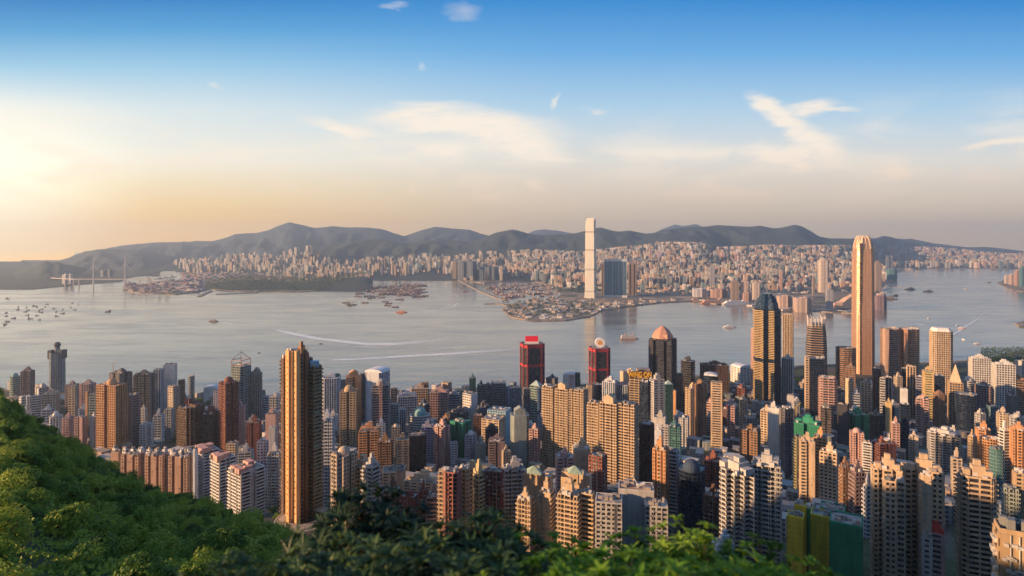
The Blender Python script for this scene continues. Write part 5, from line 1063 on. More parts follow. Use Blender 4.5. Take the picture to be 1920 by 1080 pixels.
HAND = [
(1127,1136,489,552,'brown',2,'brown wing tower joined to the big blue waterfront slab'),(1176,1196,490,553,'brown',2,'dark brown ribbed tower group beside the big blue waterfront slab'),
(1533,1554,483,548,'cream',4,'tall cream tower rising alone over the ferry pier district'),(1330,1341,495,541,'grey',1,'slender grey-green tower behind the orange terminal blocks'),
(858,894,487,524,'slate',0,'big slate slab tower on a white podium at the shelter mouth'),(848,858,489,523,'brown',1,'narrow brown slab touching the big slate slab tower'),(898,934,498,524,'slate',2,'dark ribbed block group next to the big slate slab tower'),
(607,613,481,508,'cream',1,'pair of slim silos-like towers above the container yard, sunlit one'),(613,622,481,508,'slate',1,'pair of slim silos-like towers above the container yard, shaded one'),  # slim pair: sunlight and shade put into the cream and slate colours
(780,796,496,513,'teal',1,'square teal netted block behind the cargo basin'),(903,911,468,490,'white',4,'pale tower with a wide mushroom-like top'),(1487,1526,556,583,'peach',6,'broad cream terminal building with a blank sunlit wall by the ferry piers'),
(1456,1488,553,578,'peach',6,'pale low hotel block beside the broad cream terminal'),(1640,1652,488,548,'brown',1,'brown slab tower half hidden by the bullet-shaped tower'),(1661,1667,478,520,'slate',1,'slender dark waterfront tower near the far runway shore'),(1668,1674,477,520,'slate',1,'second slender dark waterfront tower near the far runway shore'),
(1662,1683,503,524,'teal',6,'dark teal low block on the far point'),(1369,1386,524,562,'brown',1,'brown office tower behind the golden arch building'),(1388,1402,524,562,'peach',1,'peach office tower behind the golden arch building'),(1408,1427,527,562,'cream',4,'cream and gold tower beside the golden arch building'),
(1392,1410,548,566,'coral',6,'coral arch-shaped pier building at the water'),(1330,1368,541,558,'coral',6,'long orange terminal building by the cruise pier'),(1296,1329,540,556,'white',6,'white low pavilion block beside the long orange terminal'),
(1548,1562,540,580,'grey',1,'grey waterfront clock-side tower near the curved hall'),(1552,1558,528,566,'peach',1,'slim peach tower with a white cap by the curved hall'),(1522,1528,519,552,'brown',4,'thin brown tower with a saucer top'),(1461,1467,505,545,'coral',1,'thin coral tower with side sign'),
(1574,1586,474,500,'coral',1,'bright red block in the middle of the far city'),(1491,1514,483,491,'coral',6,'orange-lit wide low block among grey towers'),(1160,1195,468,482,'slate',0,'dark hill-foot estate behind the big blue slab'),
(1644,1662,548,577,'peach',6,'round-fronted shore building beyond the bullet-shaped tower'),(1639,1664,553,579,'pu',6,'purple-brown quay block beyond the bullet-shaped tower'),
(1884,1892,515,532,'cream',1,'cream tower nearest the point of the east shore'),(1893,1902,513,534,'peach',0,'peach tower second from the point of the east shore'),(1903,1912,505,536,'coral',0,'coral tower on the east shore'),(1912,1922,500,538,'teal',0,'teal tower at the edge of the east shore'),
(118,128,513,532,'white',1,'white square tower by the bridge on the western shore'),(128,136,513,532,'white',1,'second white square tower by the bridge on the western shore'),(190,202,505,520,'slate',6,'blue-grey oil tank block under the bridge hill'),(203,212,504,520,'slate',6,'second blue-grey tank block under the bridge hill'),
]
for x0, x1, yt, yb, c, v, lab in HAND:
    lab = lab.replace('pair of ', '').replace(' nearest', ' closest to').replace('closest to the point', 'by the very point').replace('tower second', 'tower standing second'); far_tower(x0, x1, yt, ky(yb), FC.get(c, (.30,.22,.24)), v, lab, None, name='waterfront_tower', cat='waterfront tower', rot=-12)
# big blue waterfront slab with white mullions
Yb = ky(557); r = empty('blue_slab_tower', (X(1154, Yb), Yb, 3.9), label='big blue glass waterfront slab with white vertical lines and white base', cat='apartment block')
off = tuple(r.location); c = fit(1133, 1175, Yb, 'rect', -8, .28); m = MB(); m.prism(c, 18, Z(487, Yb)); m.build('glazing', CURTAIN, r, (.045,.13,.22), off)
m = MB(); m.prism([(off[0]+(x-off[0])*1.05, off[1]+(y-off[1])*1.1) for x, y in c], 0, 18); m.build('white_base', PAINT, r, (.6,.62,.62), off)
m = MB(); a, b = Vector(c[0]), Vector(c[1]); k_ = 0
for k in range(15):
    p = a+(b-a)*(k/14); wd_ = 2.6 if k in (0, 5, 9, 14) else 1.0; m.box(p.x, p.y-.6, 18, wd_, 1.4, Z(487, Yb)-18+(3 if wd_ > 2 else 0), math.radians(-8))
m.build('mullions', PAINT, r, (.42,.50,.54), off)
m = MB(); m.prism([(off[0]+(x-off[0])*1.01, off[1]+(y-off[1])*1.05) for x, y in c], Z(490, Yb), Z(486, Yb)); m.build('roof_frame', PAINT, r, (.5,.56,.6), off)
KROW.append((1154, Yb, 90))
# curved low concert hall
Yc = ky(578); m = MB(); pts = [(1563,574),(1566,569),(1575,569),(1584,566),(1592,560),(1600,556),(1606,553)]
for i in range(len(pts)-1):
    (a, ya), (b, yb_) = pts[i], pts[i+1]; z0, z1 = Z(ya, Yc), Z(yb_, Yc); xa, xb = X(a, Yc), X(b, Yc)
    m.face([(xa, Yc, 3), (xb, Yc, 3), (xb, Yc, z1), (xa, Yc, z0)]); m.face([(xb, Yc+60, 3), (xa, Yc+60, 3), (xa, Yc+60, z0), (xb, Yc+60, z1)]); m.face([(xa, Yc, z0), (xb, Yc, z1), (xb, Yc+60, z1), (xa, Yc+60, z0)])
m.face([(X(1563, Yc), Yc+60, 3), (X(1563, Yc), Yc, 3), (X(1563, Yc), Yc, Z(574, Yc)), (X(1563, Yc), Yc+60, Z(574, Yc))])
tag(m.build('concert_hall', PAINT, None, (.62,.42,.30)), 'peach waterfront hall with a swooping curved roof', 'concert hall')
def inpoly(x, y, P_):
    c = False; j = len(P_)-1
    for i in range(len(P_)):
        if (P_[i][1] > y) != (P_[j][1] > y) and x < (P_[j][0]-P_[i][0])*(y-P_[i][1])/(P_[j][1]-P_[i][1])+P_[i][0]: c = not c
        j = i
    return c
KP = [shore_pt(px, py, 4) for px, py in KSH]+[(20000, 12000), (20000, 17000), (X(335, 17000), 17000), (X(300, 9500), 9500)]
# sunlit estates of repeated towers: individual copies
rnd = random.Random(21)
ZN = [ # px range, Y range, count, colours, heights, group/label
(1560,1720,8300,11300,14,['peach','coral','cream'],(85,120),'peach sunlit high-rise on the rising ground behind the bullet-shaped tower'),
(1720,1925,8500,11400,22,['coral','peach','cream'],(80,120),'coral-lit high-rise in the long row along the far eastern bay'),
(1210,1345,6900,8300,22,['cream','white','peach'],(95,135),'cream high-rise of the hill-foot estates beyond the blue slab'),
(1345,1560,6800,8300,26,['peach','cream','white','coral'],(85,120),'peach high-rise of the estates below the round-topped hill'),
(1350,1420,6000,6400,7,['cream','peach'],(120,140),'golden cream tower of the twin estates above the park knoll'),
(1140,1230,6000,7600,14,['cream','peach','slate','white'],(75,115),'mixed high-rise behind the big blue slab'),
(1000,1095,5600,7600,19,['cream','white','slate','brown'],(75,115),'mixed high-rise west of the tallest mainland tower'),
(890,1000,5300,7400,19,['slate','grey','white','cream'],(80,115),'blue-grey high-rise behind the moored junk basin'),
(765,880,5700,7600,17,['white','cream','slate','peach'],(80,125),'white and cream high-rise behind the cargo basin'),
(655,765,5850,7400,19,['cream','slate','peach','brown'],(85,125),'high-rise of the cream crescent estates behind the anchored barges'),
(480,655,6300,7900,17,['peach','cream','white'],(45,90),'low peach block beyond the wooded island'),
(545,590,8200,8900,5,['white','cream'],(80,110),'white tower on the spur above the container port'),
(300,480,6900,8800,17,['white','peach','grey','cream'],(60,100),'hazy pale tower behind the container terminal'),
(1230,1560,4750,6600,52,['peach','cream','slate','brown','grey','coral'],(45,95),'mid-height block in the dense peninsula streets'),
(1195,1330,4700,5300,9,['grey','slate','cream','brown'],(55,85),'grey-glass block on the reclaimed strip beyond the blue slab'),
]
n_far = 0
for (a, b, ya, yb_, cnt, cols, hh, lab) in ZN:
    k = 0; tries = 0
    while k < cnt and tries < cnt*30:
        tries += 1; px = rnd.uniform(a, b); Y = rnd.uniform(ya, yb_); 
        if 1093 < px < 1125 and Y > 4100: continue
        wd = rnd.uniform(30, 46)*(1.25 if Y > 8200 else 1); x = X(px, Y)
        if any(abs(X(q, yy)-x) < (ww+wd/2)*1.05 and abs(yy-Y) < ww+wd*1.1 for q, yy, ww in KROW): continue
        if not inpoly(x, Y-60, KP): continue
        g = kz(px, Y); h = rnd.uniform(*hh)*(1.12 if Y > 8200 else 1); yt = HZ+F*(H-g-h)/Y; yt = max(yt, interp(KTOP, px)-2)
        if Z(yt, Y)-g < 30: continue
        c_ = rnd.choice(cols); wpx = wd/Y*F
        far_tower(px-wpx/2, px+wpx/2, yt, Y, tuple(v*rnd.uniform(.85, 1.1) for v in FC[c_]), rnd.randrange(8), lab, lab.split(' of ')[0] if False else lab+'s', rot=rnd.choice([-35, -25, -20, -10, 5])); k += 1; n_far += 1
        if rnd.random() < .45:      # a neighbour of the same estate
            far_tower(px+wpx*.75, px+wpx*1.75, yt+rnd.uniform(-1, 1), Y+8, tuple(FC[c_]), rnd.randrange(8), lab, lab+'s', rot=-20); k += 1; n_far += 1
print('far towers', n_far)
# the rest of the mainland city, thousands of small blocks
m = MB(); tint = []; rnd = random.Random(8)
cols = [(.60,.52,.43),(.58,.44,.35),(.50,.34,.26),(.66,.65,.62),(.38,.39,.40),(.20,.25,.29),(.30,.25,.21),(.48,.44,.40),(.14,.22,.26),(.42,.44,.46)]
k = 0
while k < 7500:
    px = rnd.uniform(255, 1925) if rnd.random() < .45 else rnd.uniform(960, 1925)
    t_ = rnd.random(); yf = YF(px)*1.02; Y = 4300+(yf-4300)*t_**.8; x = X(px, Y)
    if px < 1020 and Y < 5650 or px < 500 and Y < 6900 or px < 1140 and Y < 4700: continue
    if not inpoly(x, Y, KP) or not inpoly(x, Y-90, KP): continue
    if 1180 < px < 1640 and Y < 4500 and rnd.random() < .6: continue
    g = kz(px, Y); h = rnd.choice([14, 22, 30, 42, 55, 70, 85, 95]) if Y > 5000 else rnd.choice([7, 10, 14, 18, 25, 34, 50])
    if Y < 4500: h = min(h, 16)
    yt = HZ+F*(H-g-h)/Y
    if yt < interp(KTOP, px)+1: h = H-(interp(KTOP, px)+1-HZ)/F*Y-g
    if h < 5: continue
    n0 = len(m.uv); wd = rnd.uniform(14, 30)*(1+.3*(Y > 8000)); m.prism([(x+a*wd/2*.95-b*wd*.35*.3, Y+a*wd/2*-.3+b*wd*.35*.95) for a, b in ((-1,-1),(1,-1),(1,1),(-1,1))], g-5, g+h)
    c = rnd.choice(cols); s_ = rnd.uniform(.6, .98); tint += [c[0]*s_, c[1]*s_, c[2]*s_, 1]*(len(m.uv)-n0); k += 1
for _ in range(620):
    px = rnd.uniform(945, 1420); py = rnd.uniform(562, 600); x, Y = shore_pt(px, py, 4)
    if not inpoly(x, Y, KP) or not inpoly(x, Y-25, KP) or (1120 < px < 1200 and py < 566): continue
    n0 = len(m.uv); m.box(x, Y, 3.9, rnd.uniform(8, 34), rnd.uniform(8, 40), rnd.choice([2, 3, 5, 8, 12]), rnd.uniform(-.5, .2))
    c = rnd.choice([(.60,.52,.42),(.55,.45,.35),(.66,.64,.60),(.35,.32,.28),(.60,.58,.55),(.45,.30,.22),(.4,.38,.34)]); tint += [*c, 1]*(len(m.uv)-n0)
o = m.build('distant_city_blocks', FARM, None, (1, 1, 1), tint=tint); tag(o, 'dense mass of small far buildings covering the mainland peninsula', 'distant city', kind='stuff')
# container port: stacked boxes and quay cranes
m = MB(); tint = []
for _ in range(1500):
    px = rnd.uniform(236, 600); Y = rnd.uniform(4450, 6900); x = X(px, Y)
    yy = HZ+F*396/Y
    if px > 375 and yy > 524: continue
    if px < 375 and yy < 527 : 
        if px < 345 or yy > 530: continue
    if px < 380 and yy > 548: continue
    if not inpoly(x, Y, KP): continue
    n0 = len(m.uv); m.box(x, Y, 3.9, rnd.uniform(25, 70), rnd.uniform(12, 26), rnd.uniform(6, 17), math.radians(rnd.choice([-12, 78])))
    c = rnd.choice([(.40,.18,.14),(.18,.22,.32),(.35,.32,.30),(.22,.18,.26),(.45,.30,.2),(.5,.48,.46),(.28,.2,.24)]); tint += [*c, 1]*(len(m.uv)-n0)
o = m.build('container_stacks', FARM, None, (1, 1, 1), tint=tint); tag(o, 'dark speckled container stacks of the port beyond the western water', 'container stacks', kind='stuff')
def crane_mesh():
    m = MB()
    for a in (-12, 12):
        for b in (-9, 9): m.bar((a, b, 0), (a, b, 42), 1.5)
    for b in (-9, 9): m.bar((-12, b, 30), (12, b, 30), 1.5); m.bar((-25, b*.4, 44), (25, b*.4, 44), 1.6)
    m.bar((0, 0, 44), (6, 0, 66), 1.6); m.bar((6, 0, 66), (20, 0, 45), .8); m.bar((12, 0, 44), (44, 0, 72), 1.6); return m
cr0 = crane_mesh().build('quay_crane', PAINT, None, (.30,.22,.26)); first = True
for (px, py) in [(234,541),(240,544),(246,546),(254,547),(262,548),(272,549),(283,550),(296,551),(310,551),(276,532),(299,531),(309,530),(321,528)]:
    o = cr0 if first else cr0.copy()
    if not first: sc.collection.objects.link(o)
    first = False; x, y = shore_pt(px, py, 4); o.location = (x, y+25, 4); o.rotation_euler = (0, 0, math.radians(rnd.uniform(-110, -60)))
    tag(o, 'quay crane on the container terminal edge', 'quay crane', 'quay cranes lining the container terminal')
# cable-stayed bridge over the channel
Yb = 4980; r = empty('cable_stayed_bridge', (X(205, Yb), Yb, 0), label='cable-stayed bridge with two tall needle pylons over the channel mouth', cat='bridge'); off = tuple(r.location)
for px, top in ((175, 483), (234.5, 479)):
    m = MB(); x = X(px, Yb); m.lathe(x, Yb, [(5, -2), (4.2, 70), (2.8, 160), (1.6, Z(top, Yb)), (.01, Z(top, Yb)+2)], 10); m.build('pylon', PAINT, r, (.62,.60,.58), off)
    m = MB(); zd = Z(523, Yb)
    for s_ in (-1, 1):
        for k in range(1, 9): m.bar((x, Yb, Z(top+6+k*1.2, Yb)), (x+s_*k*17, Yb, zd), .45)
    m.build('stay_cables', PAINT, r, (.45,.45,.46), off)
m = MB(); m.prism([(X(95, Yb+160), Yb+160), (X(140, Yb), Yb-10), (X(290, Yb), Yb-10), (X(330, Yb+300), Yb+290), (X(330, Yb+300), Yb+312), (X(290, Yb), Yb+10), (X(140, Yb), Yb+10), (X(95, Yb+160), Yb+180)], Z(524.3, Yb), Z(523, Yb)+1, bottom=True); m.build('deck', PAINT, r, (.48,.44,.40), off)
m = MB()
for px in (112, 128, 148, 262, 282, 302, 322): m.box(X(px, Yb), Yb+ (0 if 140 < px < 290 else (60 if px < 140 else 130)), -2, 7, 7, Z(524, Yb)+2)
m.build('pier', PAINT, r, (.42,.40,.38), off)
# ================================================================== vessels and wakes
def hull(m, L, Bm, Hh, z=0, x0=0):
    p = [(-L/2,-Bm*.42),(L*.30,-Bm/2),(L*.42,-Bm*.3),(L/2,0),(L*.42,Bm*.3),(L*.30,Bm/2),(-L/2,Bm*.42)]
    m.prism([(x*.93+x0, y*.85) for x, y in p], z-1, z+Hh, scale=1.09, cen=(x0, 0))
def barge(col, kind):
    r = empty('derrick_barge' if kind else 'cargo_lighter', (0, 0, 0)); m = MB(); hull(m, 62, 19, 4.5); m.build('hull', PAINT, r, col)
    m = MB(); m.box(-22, 0, 4.5, 12, 12, 7); m.box(-24, 0, 11.5, 6, 8, 3); m.build('deckhouse', PAINT, r, (.42,.38,.36))
    if kind: m = MB(); m.bar((-12, -4, 4.5), (-8, 0, 30), .9); m.bar((-12, 4, 4.5), (-8, 0, 30), .9); m.bar((-10, 0, 6), (20, 0, 34), .8); m.bar((-8, 0, 30), (20, 0, 34), .5); m.bar((-26, 0, 10), (-30, 0, 34), .8); m.build('derrick', PAINT, r, (.22,.15,.18))
    else: m = MB(); m.box(6, 0, 4.5, 38, 13, 2.2); m.build('hatch', PAINT, r, (.25,.18,.16))
    return r
def dup(r, loc, rz, label, cat, group, sc_=1.0, first=[]):
    if r.name not in first: first.append(r.name); o = r
    else:
        o = r.copy(); sc.collection.objects.link(o)
        for ch in list(r.children): c = ch.copy(); sc.collection.objects.link(c); c.parent = o
    o.location = loc; o.rotation_euler = (0, 0, rz); o.scale = (sc_,)*3; tag(o, label, cat, group); return o
def W(px, py): x, y = shore_pt(px, py); return (x, y, .1)
b0, b1 = barge((.10,.06,.08), 1), barge((.07,.06,.08), 0); rnd = random.Random(4)
CEN = [(648,568),(655,572),(661,572),(685,568),(671,556),(675,551),(682,546),(690,544),(698,541),(706,540),(694,548),(700,546),(691,556),(697,559),(704,556),(716,558),(711,540),(716,538),(722,540),(728,538),(734,541),(738,537),(716,545),(722,550),(728,546),(733,552),(738,549),(742,543),(747,541),(733,544),(745,551),(750,546),(752,549),(722,566),(729,569),(726,573),(741,576),(749,562),(752,554),(757,551),(762,533),(768,536),(773,539),(765,546),(770,549),(776,554),(782,557),(790,557),(797,555),(783,546),(790,543),(786,549),(796,548),(776,545),(795,537),(781,538),(770,543)]
r2_ = random.Random(9)
CEN += [(r2_.uniform(755, 798), r2_.uniform(533, 556)) for _ in range(30)]+[(r2_.uniform(700, 755), r2_.uniform(536, 553)) for _ in range(14)]
for i, (px, py) in enumerate(CEN):
    k = 0 if i % 3 else 1
    dup(b0 if k == 0 else b1, W(px, py), rnd.uniform(-.25, .25)+(math.pi if rnd.random() < .4 else 0), 'dark derrick barge moored in the crowded midwater anchorage' if k == 0 else 'flat dark cargo lighter moored in the crowded midwater anchorage', 'barge', 'barges in the midwater anchorage', rnd.uniform(.8, 1.1)*(.85 if py > 560 else 1))
for i in range(110):      # the two junk-filled basins
    if i < 70: px, py = rnd.uniform(948, 1038), rnd.uniform(533, 560)
    else: px, py = rnd.uniform(900, 952), rnd.uniform(533, 559); 
    if px < 952 and py > 535+(px-895)*.48: continue
    dup(b0 if rnd.random() < .7 else b1, W(px, py), rnd.uniform(0, 6.28), 'barge packed among many in the typhoon shelter basin beside the reclaimed point', 'barge', 'barges packed in the shelter basin', rnd.uniform(.8, 1.1))
def coaster():
    r = empty('coastal_freighter', (0, 0, 0)); m = MB(); hull(m, 40, 10, 4); m.build('hull', PAINT, r, (.09,.08,.08)); m = MB(); m.box(-12, 0, 4, 9, 8, 8); m.bar((6, 0, 4), (6, 0, 15), .5); m.build('deckhouse', PAINT, r, (.20,.18,.17)); return r
c0 = coaster()
LEFT = [(11,587),(11,593),(14,603),(10,609),(25,597),(14,604),(12,560),(17,561),(34,576),(33,581),(50,577),(52,582),(47,585),(51,591),(57,598),(54,596),(65,574),(69,576),(73,583),(77,586),(70,592),(73,600),(78,580),(84,576),(88,571),(102,579),(105,585),(107,593),(118,581),(117,588),(133,577),(140,581),(136,569),(147,572),(202,585)]
for px, py in LEFT: dup(c0, W(px, py), rnd.uniform(0, 6.28), 'small dark freighter anchored in the scattered group near the west shore' if px < 160 else 'lone pale coaster east of the scattered anchored group', 'ship', 'small freighters anchored in the west', rnd.uniform(.42, .62)*(1 if px != 202 else 1.5))
def launch(col, nm, L, dk):
    r = empty(nm, (0, 0, 0)); m = MB(); hull(m, L, L*.24, L*.06); m.build('hull', PAINT, r, col); m = MB(); m.box(-L*.05, 0, L*.06, L*.6, L*.18, L*.07); m.box(L*.02, 0, L*.13, L*.35, L*.15, L*.06); m.build('upper_deck', PAINT, r, dk); return r
for px, py, L, rz, col, dk, lab in [(401,603,50,-.2,(.08,.08,.09),(.2,.2,.2),'dark ship steaming alone in the pale western channel'),(753,586,62,.0,(.60,.22,.12),(.6,.35,.25),'orange-red ferry just below the anchored barges'),(1368,614,62,.15,(.7,.7,.72),(.7,.7,.7),'white ferry crossing toward the gold-striped skyscraper'),
    (1707,543,90,.1,(.07,.07,.08),(.15,.15,.15),'dark cargo ship off the far eastern point'),(1741,547,80,.0,(.07,.07,.08),(.15,.15,.15),'dark ship farther out in the eastern reach'),(1679,555,60,.3,(.06,.06,.07),(.12,.12,.12),'dark crane vessel beside the eastern quay'),(1668,561,90,-.4,(.06,.06,.07),(.12,.12,.12),'long dark vessel moored under the eastern quay'),
    (1742,597,22,.2,(.75,.75,.75),(.7,.7,.7),'tiny white boat in the middle of the eastern reach'),(1795,610,20,.4,(.75,.75,.75),(.7,.7,.7),'tiny white launch with a faint wake'),(1806,637,22,1.4,(.75,.75,.75),(.7,.7,.7),'white sailing launch beyond the bright white grid block'),(1833,645,30,.1,(.75,.75,.75),(.7,.7,.7),'white motor yacht near the shore park'),(1804,616,36,.0,(.7,.5,.45),(.7,.6,.55),'pink-sided ferry in the eastern reach'),
    (1855,530,40,.0,(.1,.1,.1),(.15,.15,.15),'small dark boat near the east shore point'),(1811,542,36,.0,(.6,.6,.6),(.6,.6,.6),'pale boat in the far eastern reach'),(602,645,14,.0,(.08,.08,.08),(.1,.1,.1),'tiny dark sampan below the long curved wake'),(486,662,12,.0,(.08,.08,.08),(.1,.1,.1),'tiny dark sampan beside the bronze ribbed tower'),(875,547,50,.1,(.2,.12,.14),(.3,.2,.2),'brown boat inside the bent breakwater'),(866,541,50,.1,(.3,.2,.22),(.3,.25,.22),'reddish boat farther inside the bent breakwater')]:
    r = launch(col, 'ferry' if 'ferry' in lab else 'boat', L, dk); r.location = W(px, py); r.rotation_euler = (0, 0, rz); tag(r, lab, 'boat')
# long blurred ferry and two liners at the piers, each built as the vessel itself
def liner(px, py, L, rz, label, hc, dc, nm='cruise_ship', cat='ship'):
    r = empty(nm, W(px, py), label=label, cat=cat); r.rotation_euler = (0, 0, rz); m = MB(); hull(m, L, L*.13, L*.045); m.build('hull', PAINT, r, hc)
    m = MB(); 
    for k in range(4): m.box(-L*.04-k*2, 0, L*.045+k*3.4, L*(.80-.07*k), L*.115, 3.0)
    m.build('cabin_deck', PAINT, r, dc); m = MB(); m.box(-L*.22, 0, L*.045+13.6, L*.05, L*.05, 7); m.box(L*.2, 0, L*.045+13.6, L*.04, L*.08, 4); m.build('funnel', PAINT, r, hc)
liner(1180, 636, 78, .12, 'long low ferry moving across open water west of the copper-domed tower', (.42,.26,.22), (.66,.6,.56), 'ferry', 'ferry')
liner(1382, 571, 200, .22, 'white cruise ship berthed at the terminal finger pier', (.72,.74,.76), (.72,.74,.76))
liner(1338, 569, 170, .2, 'coral-lit liner berthed beyond the white cruise ship', (.52,.25,.18), (.62,.36,.26))
liner(1696, 507, 300, .05, 'cream cruise ship lying off the far runway shore', (.7,.62,.5), (.7,.62,.5))
for pts, lab, hh in (([(1405,574),(1425,571),(1445,572)], 'long pale ferry pier roof by the golden arch building', 7), ([(1462,584),(1490,579),(1512,575)], 'long grey finger pier with a barrelled roof', 12), ([(1526,582),(1545,583),(1562,582)], 'white-roofed star ferry pier', 8), ([(1566,583),(1585,585),(1602,583)], 'curved promenade deck before the swooping hall', 6), ([(1655,545),(1668,540),(1690,540)], 'thin pier off the far eastern quay', 5)):
    bank('ferry_pier', pts, 34 if hh > 6 else 20, hh, lab.replace('star ferry', 'passenger ferry'), PAINT, 'ferry pier').color = (.55,.50,.46,1)
# wakes
def wake_mat():
    m, t, p, o = mat('wake_foam'); pos = t.new('ShaderNodeNewGeometry').outputs['Position']; uv = t.new('ShaderNodeUVMap').outputs[0]; u, v, _ = t.sep(uv)
    x, y, z = t.sep(pos); n = t.noise(t.comb(t.m('MULTIPLY', x, .012), t.m('MULTIPLY', y, .05), 0.0), 1.0, 5, .6)
    e = t.m('MULTIPLY', t.mapr(v, 0, .45), t.mapr(v, 1, .55)); e2 = t.m('MULTIPLY', t.mapr(u, 0, .12), t.mapr(u, 1.0, .55))
    a = t.m('MULTIPLY', t.m('MULTIPLY', e, e2), t.mapr(n, .28, .5, .6, 1.0))
    p.inputs['Base Color'].default_value = (.92, .90, .88, 1); p.inputs['Roughness'].default_value = .5; p.inputs['Coat Weight'].default_value = 1.0; p.inputs['Coat Roughness'].default_value = .2; t.put(p.inputs['Alpha'], a); bp = t.new('ShaderNodeBump'); bp.inputs['Strength'].default_value = 1.0; bp.inputs['Distance'].default_value = 6.0; t.put(bp.inputs['Height'], t.noise(pos, .12, 4)); t.put(p.inputs['Normal'], bp.outputs[0]); return m
WAKE = wake_mat()
def wake(pts, wd, label, z=.25, flip=False):
    P_ = []
    for (a, b), (c, d) in zip(pts, pts[1:]):
        for k in range(6): P_.append(Vector((*shore_pt(a+(c-a)*k/6, b+(d-b)*k/6), z)))
    P_.append(Vector((*shore_pt(*pts[-1]), z))); n = len(P_); m = MB(); L = []
    for i, p in enumerate(P_):
        d = (P_[min(i+1, n-1)]-P_[max(i-1, 0)]).normalized(); w_ = wd*3.8*(.45+.55*i/(n-1)); q = Vector((-d.y, d.x, 0))*w_; L.append((p-q, p+q))
    for i in range(n-1):
        u0, u1 = i/(n-1), (i+1)/(n-1); m.face([tuple(L[i][0]), tuple(L[i+1][0]), tuple(L[i+1][1]), tuple(L[i][1])], [(u0, 0), (u1, 0), (u1, 1), (u0, 1)])
    tag(m.build('wake', WAKE), label, 'wake', kind='stuff')
wake([(1000,634),(900,628),(800,640),(740,645),(690,645),(640,640),(590,634),(545,625),(496,612)][::-1], 17, 'long white curved wake sweeping down the open harbour')
wake([(600,675),(660,674),(740,669),(850,663),(960,655),(1010,650)], 11, 'thin straight white wake below the curved one', .26)
wake([(860,566),(850,575),(800,585),(700,592)], 4, 'faint wake behind the anchored barges', .27)
wake([(1715,606),(1728,609),(1742,613)], 5, 'short pink wake in the eastern reach', .28)
wake([(1450,590),(1470,596),(1500,600)], 7, 'pale ferry wake by the piers', .29)
wake([(410,604),(430,606),(460,608)], 6, 'faint wake behind the lone dark ship', .30)
wake([(1765,640),(1790,625),(1830,600),(1860,575)], 4, 'broad faint wake in the eastern reach', .31)
# ================================================================== trees and shrubs
def leaf_quad(m, p, n, s, rnd, k=1.0):
    t = n.orthogonal().normalized(); t.rotate(__import__('mathutils').Quaternion(n, rnd.uniform(0, 6.28))); b = n.cross(t)
    a = p-t*s*.5; c = p+t*s*.5; m.face([tuple(a), tuple(p-b*s*.32*k+n*s*.1), tuple(c), tuple(p+b*s*.32*k+n*s*.1)])
def crown(rnd, R=5.0, n=3600, lobes=11, flat=.72, s=.42):
    m = MB(); C = []
    for i in range(lobes):
        a = rnd.uniform(0, 6.28); rr = R*.62*math.sqrt(rnd.random()); C.append((Vector((rr*math.cos(a), rr*math.sin(a), R*flat*rnd.uniform(.45, 1.25)*(1-.4*rr/R))), R*rnd.uniform(.26, .46)))
    for i in range(n):
        c, r_ = C[rnd.randrange(lobes)]; d = Vector((rnd.gauss(0, 1), rnd.gauss(0, 1), rnd.gauss(.15, 1))).normalized()
        p = c+d*r_*(1-.35*rnd.random()**2)
        if noise.noise(p*.9) < -.28: continue
        nn = (d+Vector((rnd.uniform(-.7, .7), rnd.uniform(-.7, .7), rnd.uniform(-.2, .9)))).normalized(); leaf_quad(m, p, nn, s*rnd.uniform(.7, 1.35), rnd)
    return m, C
def trunk(rnd, C, R):
    m = MB(); top = Vector((0, 0, R*.45)); m.lathe(0, 0, [(.42, -4), (.30, 0), (.22, top.z)], 7)
    for c, r_ in C[:7]: m.bar(top*.7, c, .11, 5)
    return m
tv = []; SR = random.Random(77)
for i in range(7):
    rr = random.Random(100+i); m, C = crown(rr, 5.0, 3800, 9+i % 4, .62+.06*i, .40 if i % 3 else .52)
    r = empty('broadleaf_tree', (0, 0, 0)); c = m.build('crown', LEAF, r); trunk(rr, C, 5).build('trunk', BARK, r); tv.append(r)
spots = []; tries = 0
while len(spots) < 285 and tries < 60000:
    tries += 1; px = SR.uniform(-40, 690); Y = SR.uniform(56, 277); ys = YS(px)
    if Y > ys+6: continue
    if SR.random() > (Y/277)**.5: continue
    py = HZ+F*(H-iz(px, Y))/Y
    if py > 1190: continue
    x = X(px, Y); s_ = SR.uniform(.55, 1.05)*(.95 if Y > 110 else .8)
    if any(math.hypot(x-a, Y-b) < 2.9*(s_+c_) for a, b, c_ in spots): continue
    spots.append((x, Y, s_))
print('trees', len(spots))
GW = ['dark', 'bright', 'olive', 'deep green', 'mossy', 'dusky', 'yellowish']
for i, (x, Y, s_) in enumerate(spots):
    px = 960+F*x/Y; v = tv[i % 7]; ys = YS(px)
    where = 'on the ridge line of the slope against the city' if Y > ys-22 else ('low on the slope near the lookout' if Y < 115 else ('on the upper western slope' if px < 220 else ('on the middle of the wooded slope' if px < 440 else 'on the eastern tail of the wooded slope')))
    z = iz(px, Y)-1.0
    lab = f'broadleaf tree {where}'
    o = dup(v, (x, Y, z), SR.uniform(0, 6.28), lab, 'tree', f'trees {where}', s_); o.scale = (s_, s_, s_*SR.uniform(.85, 1.2)) 
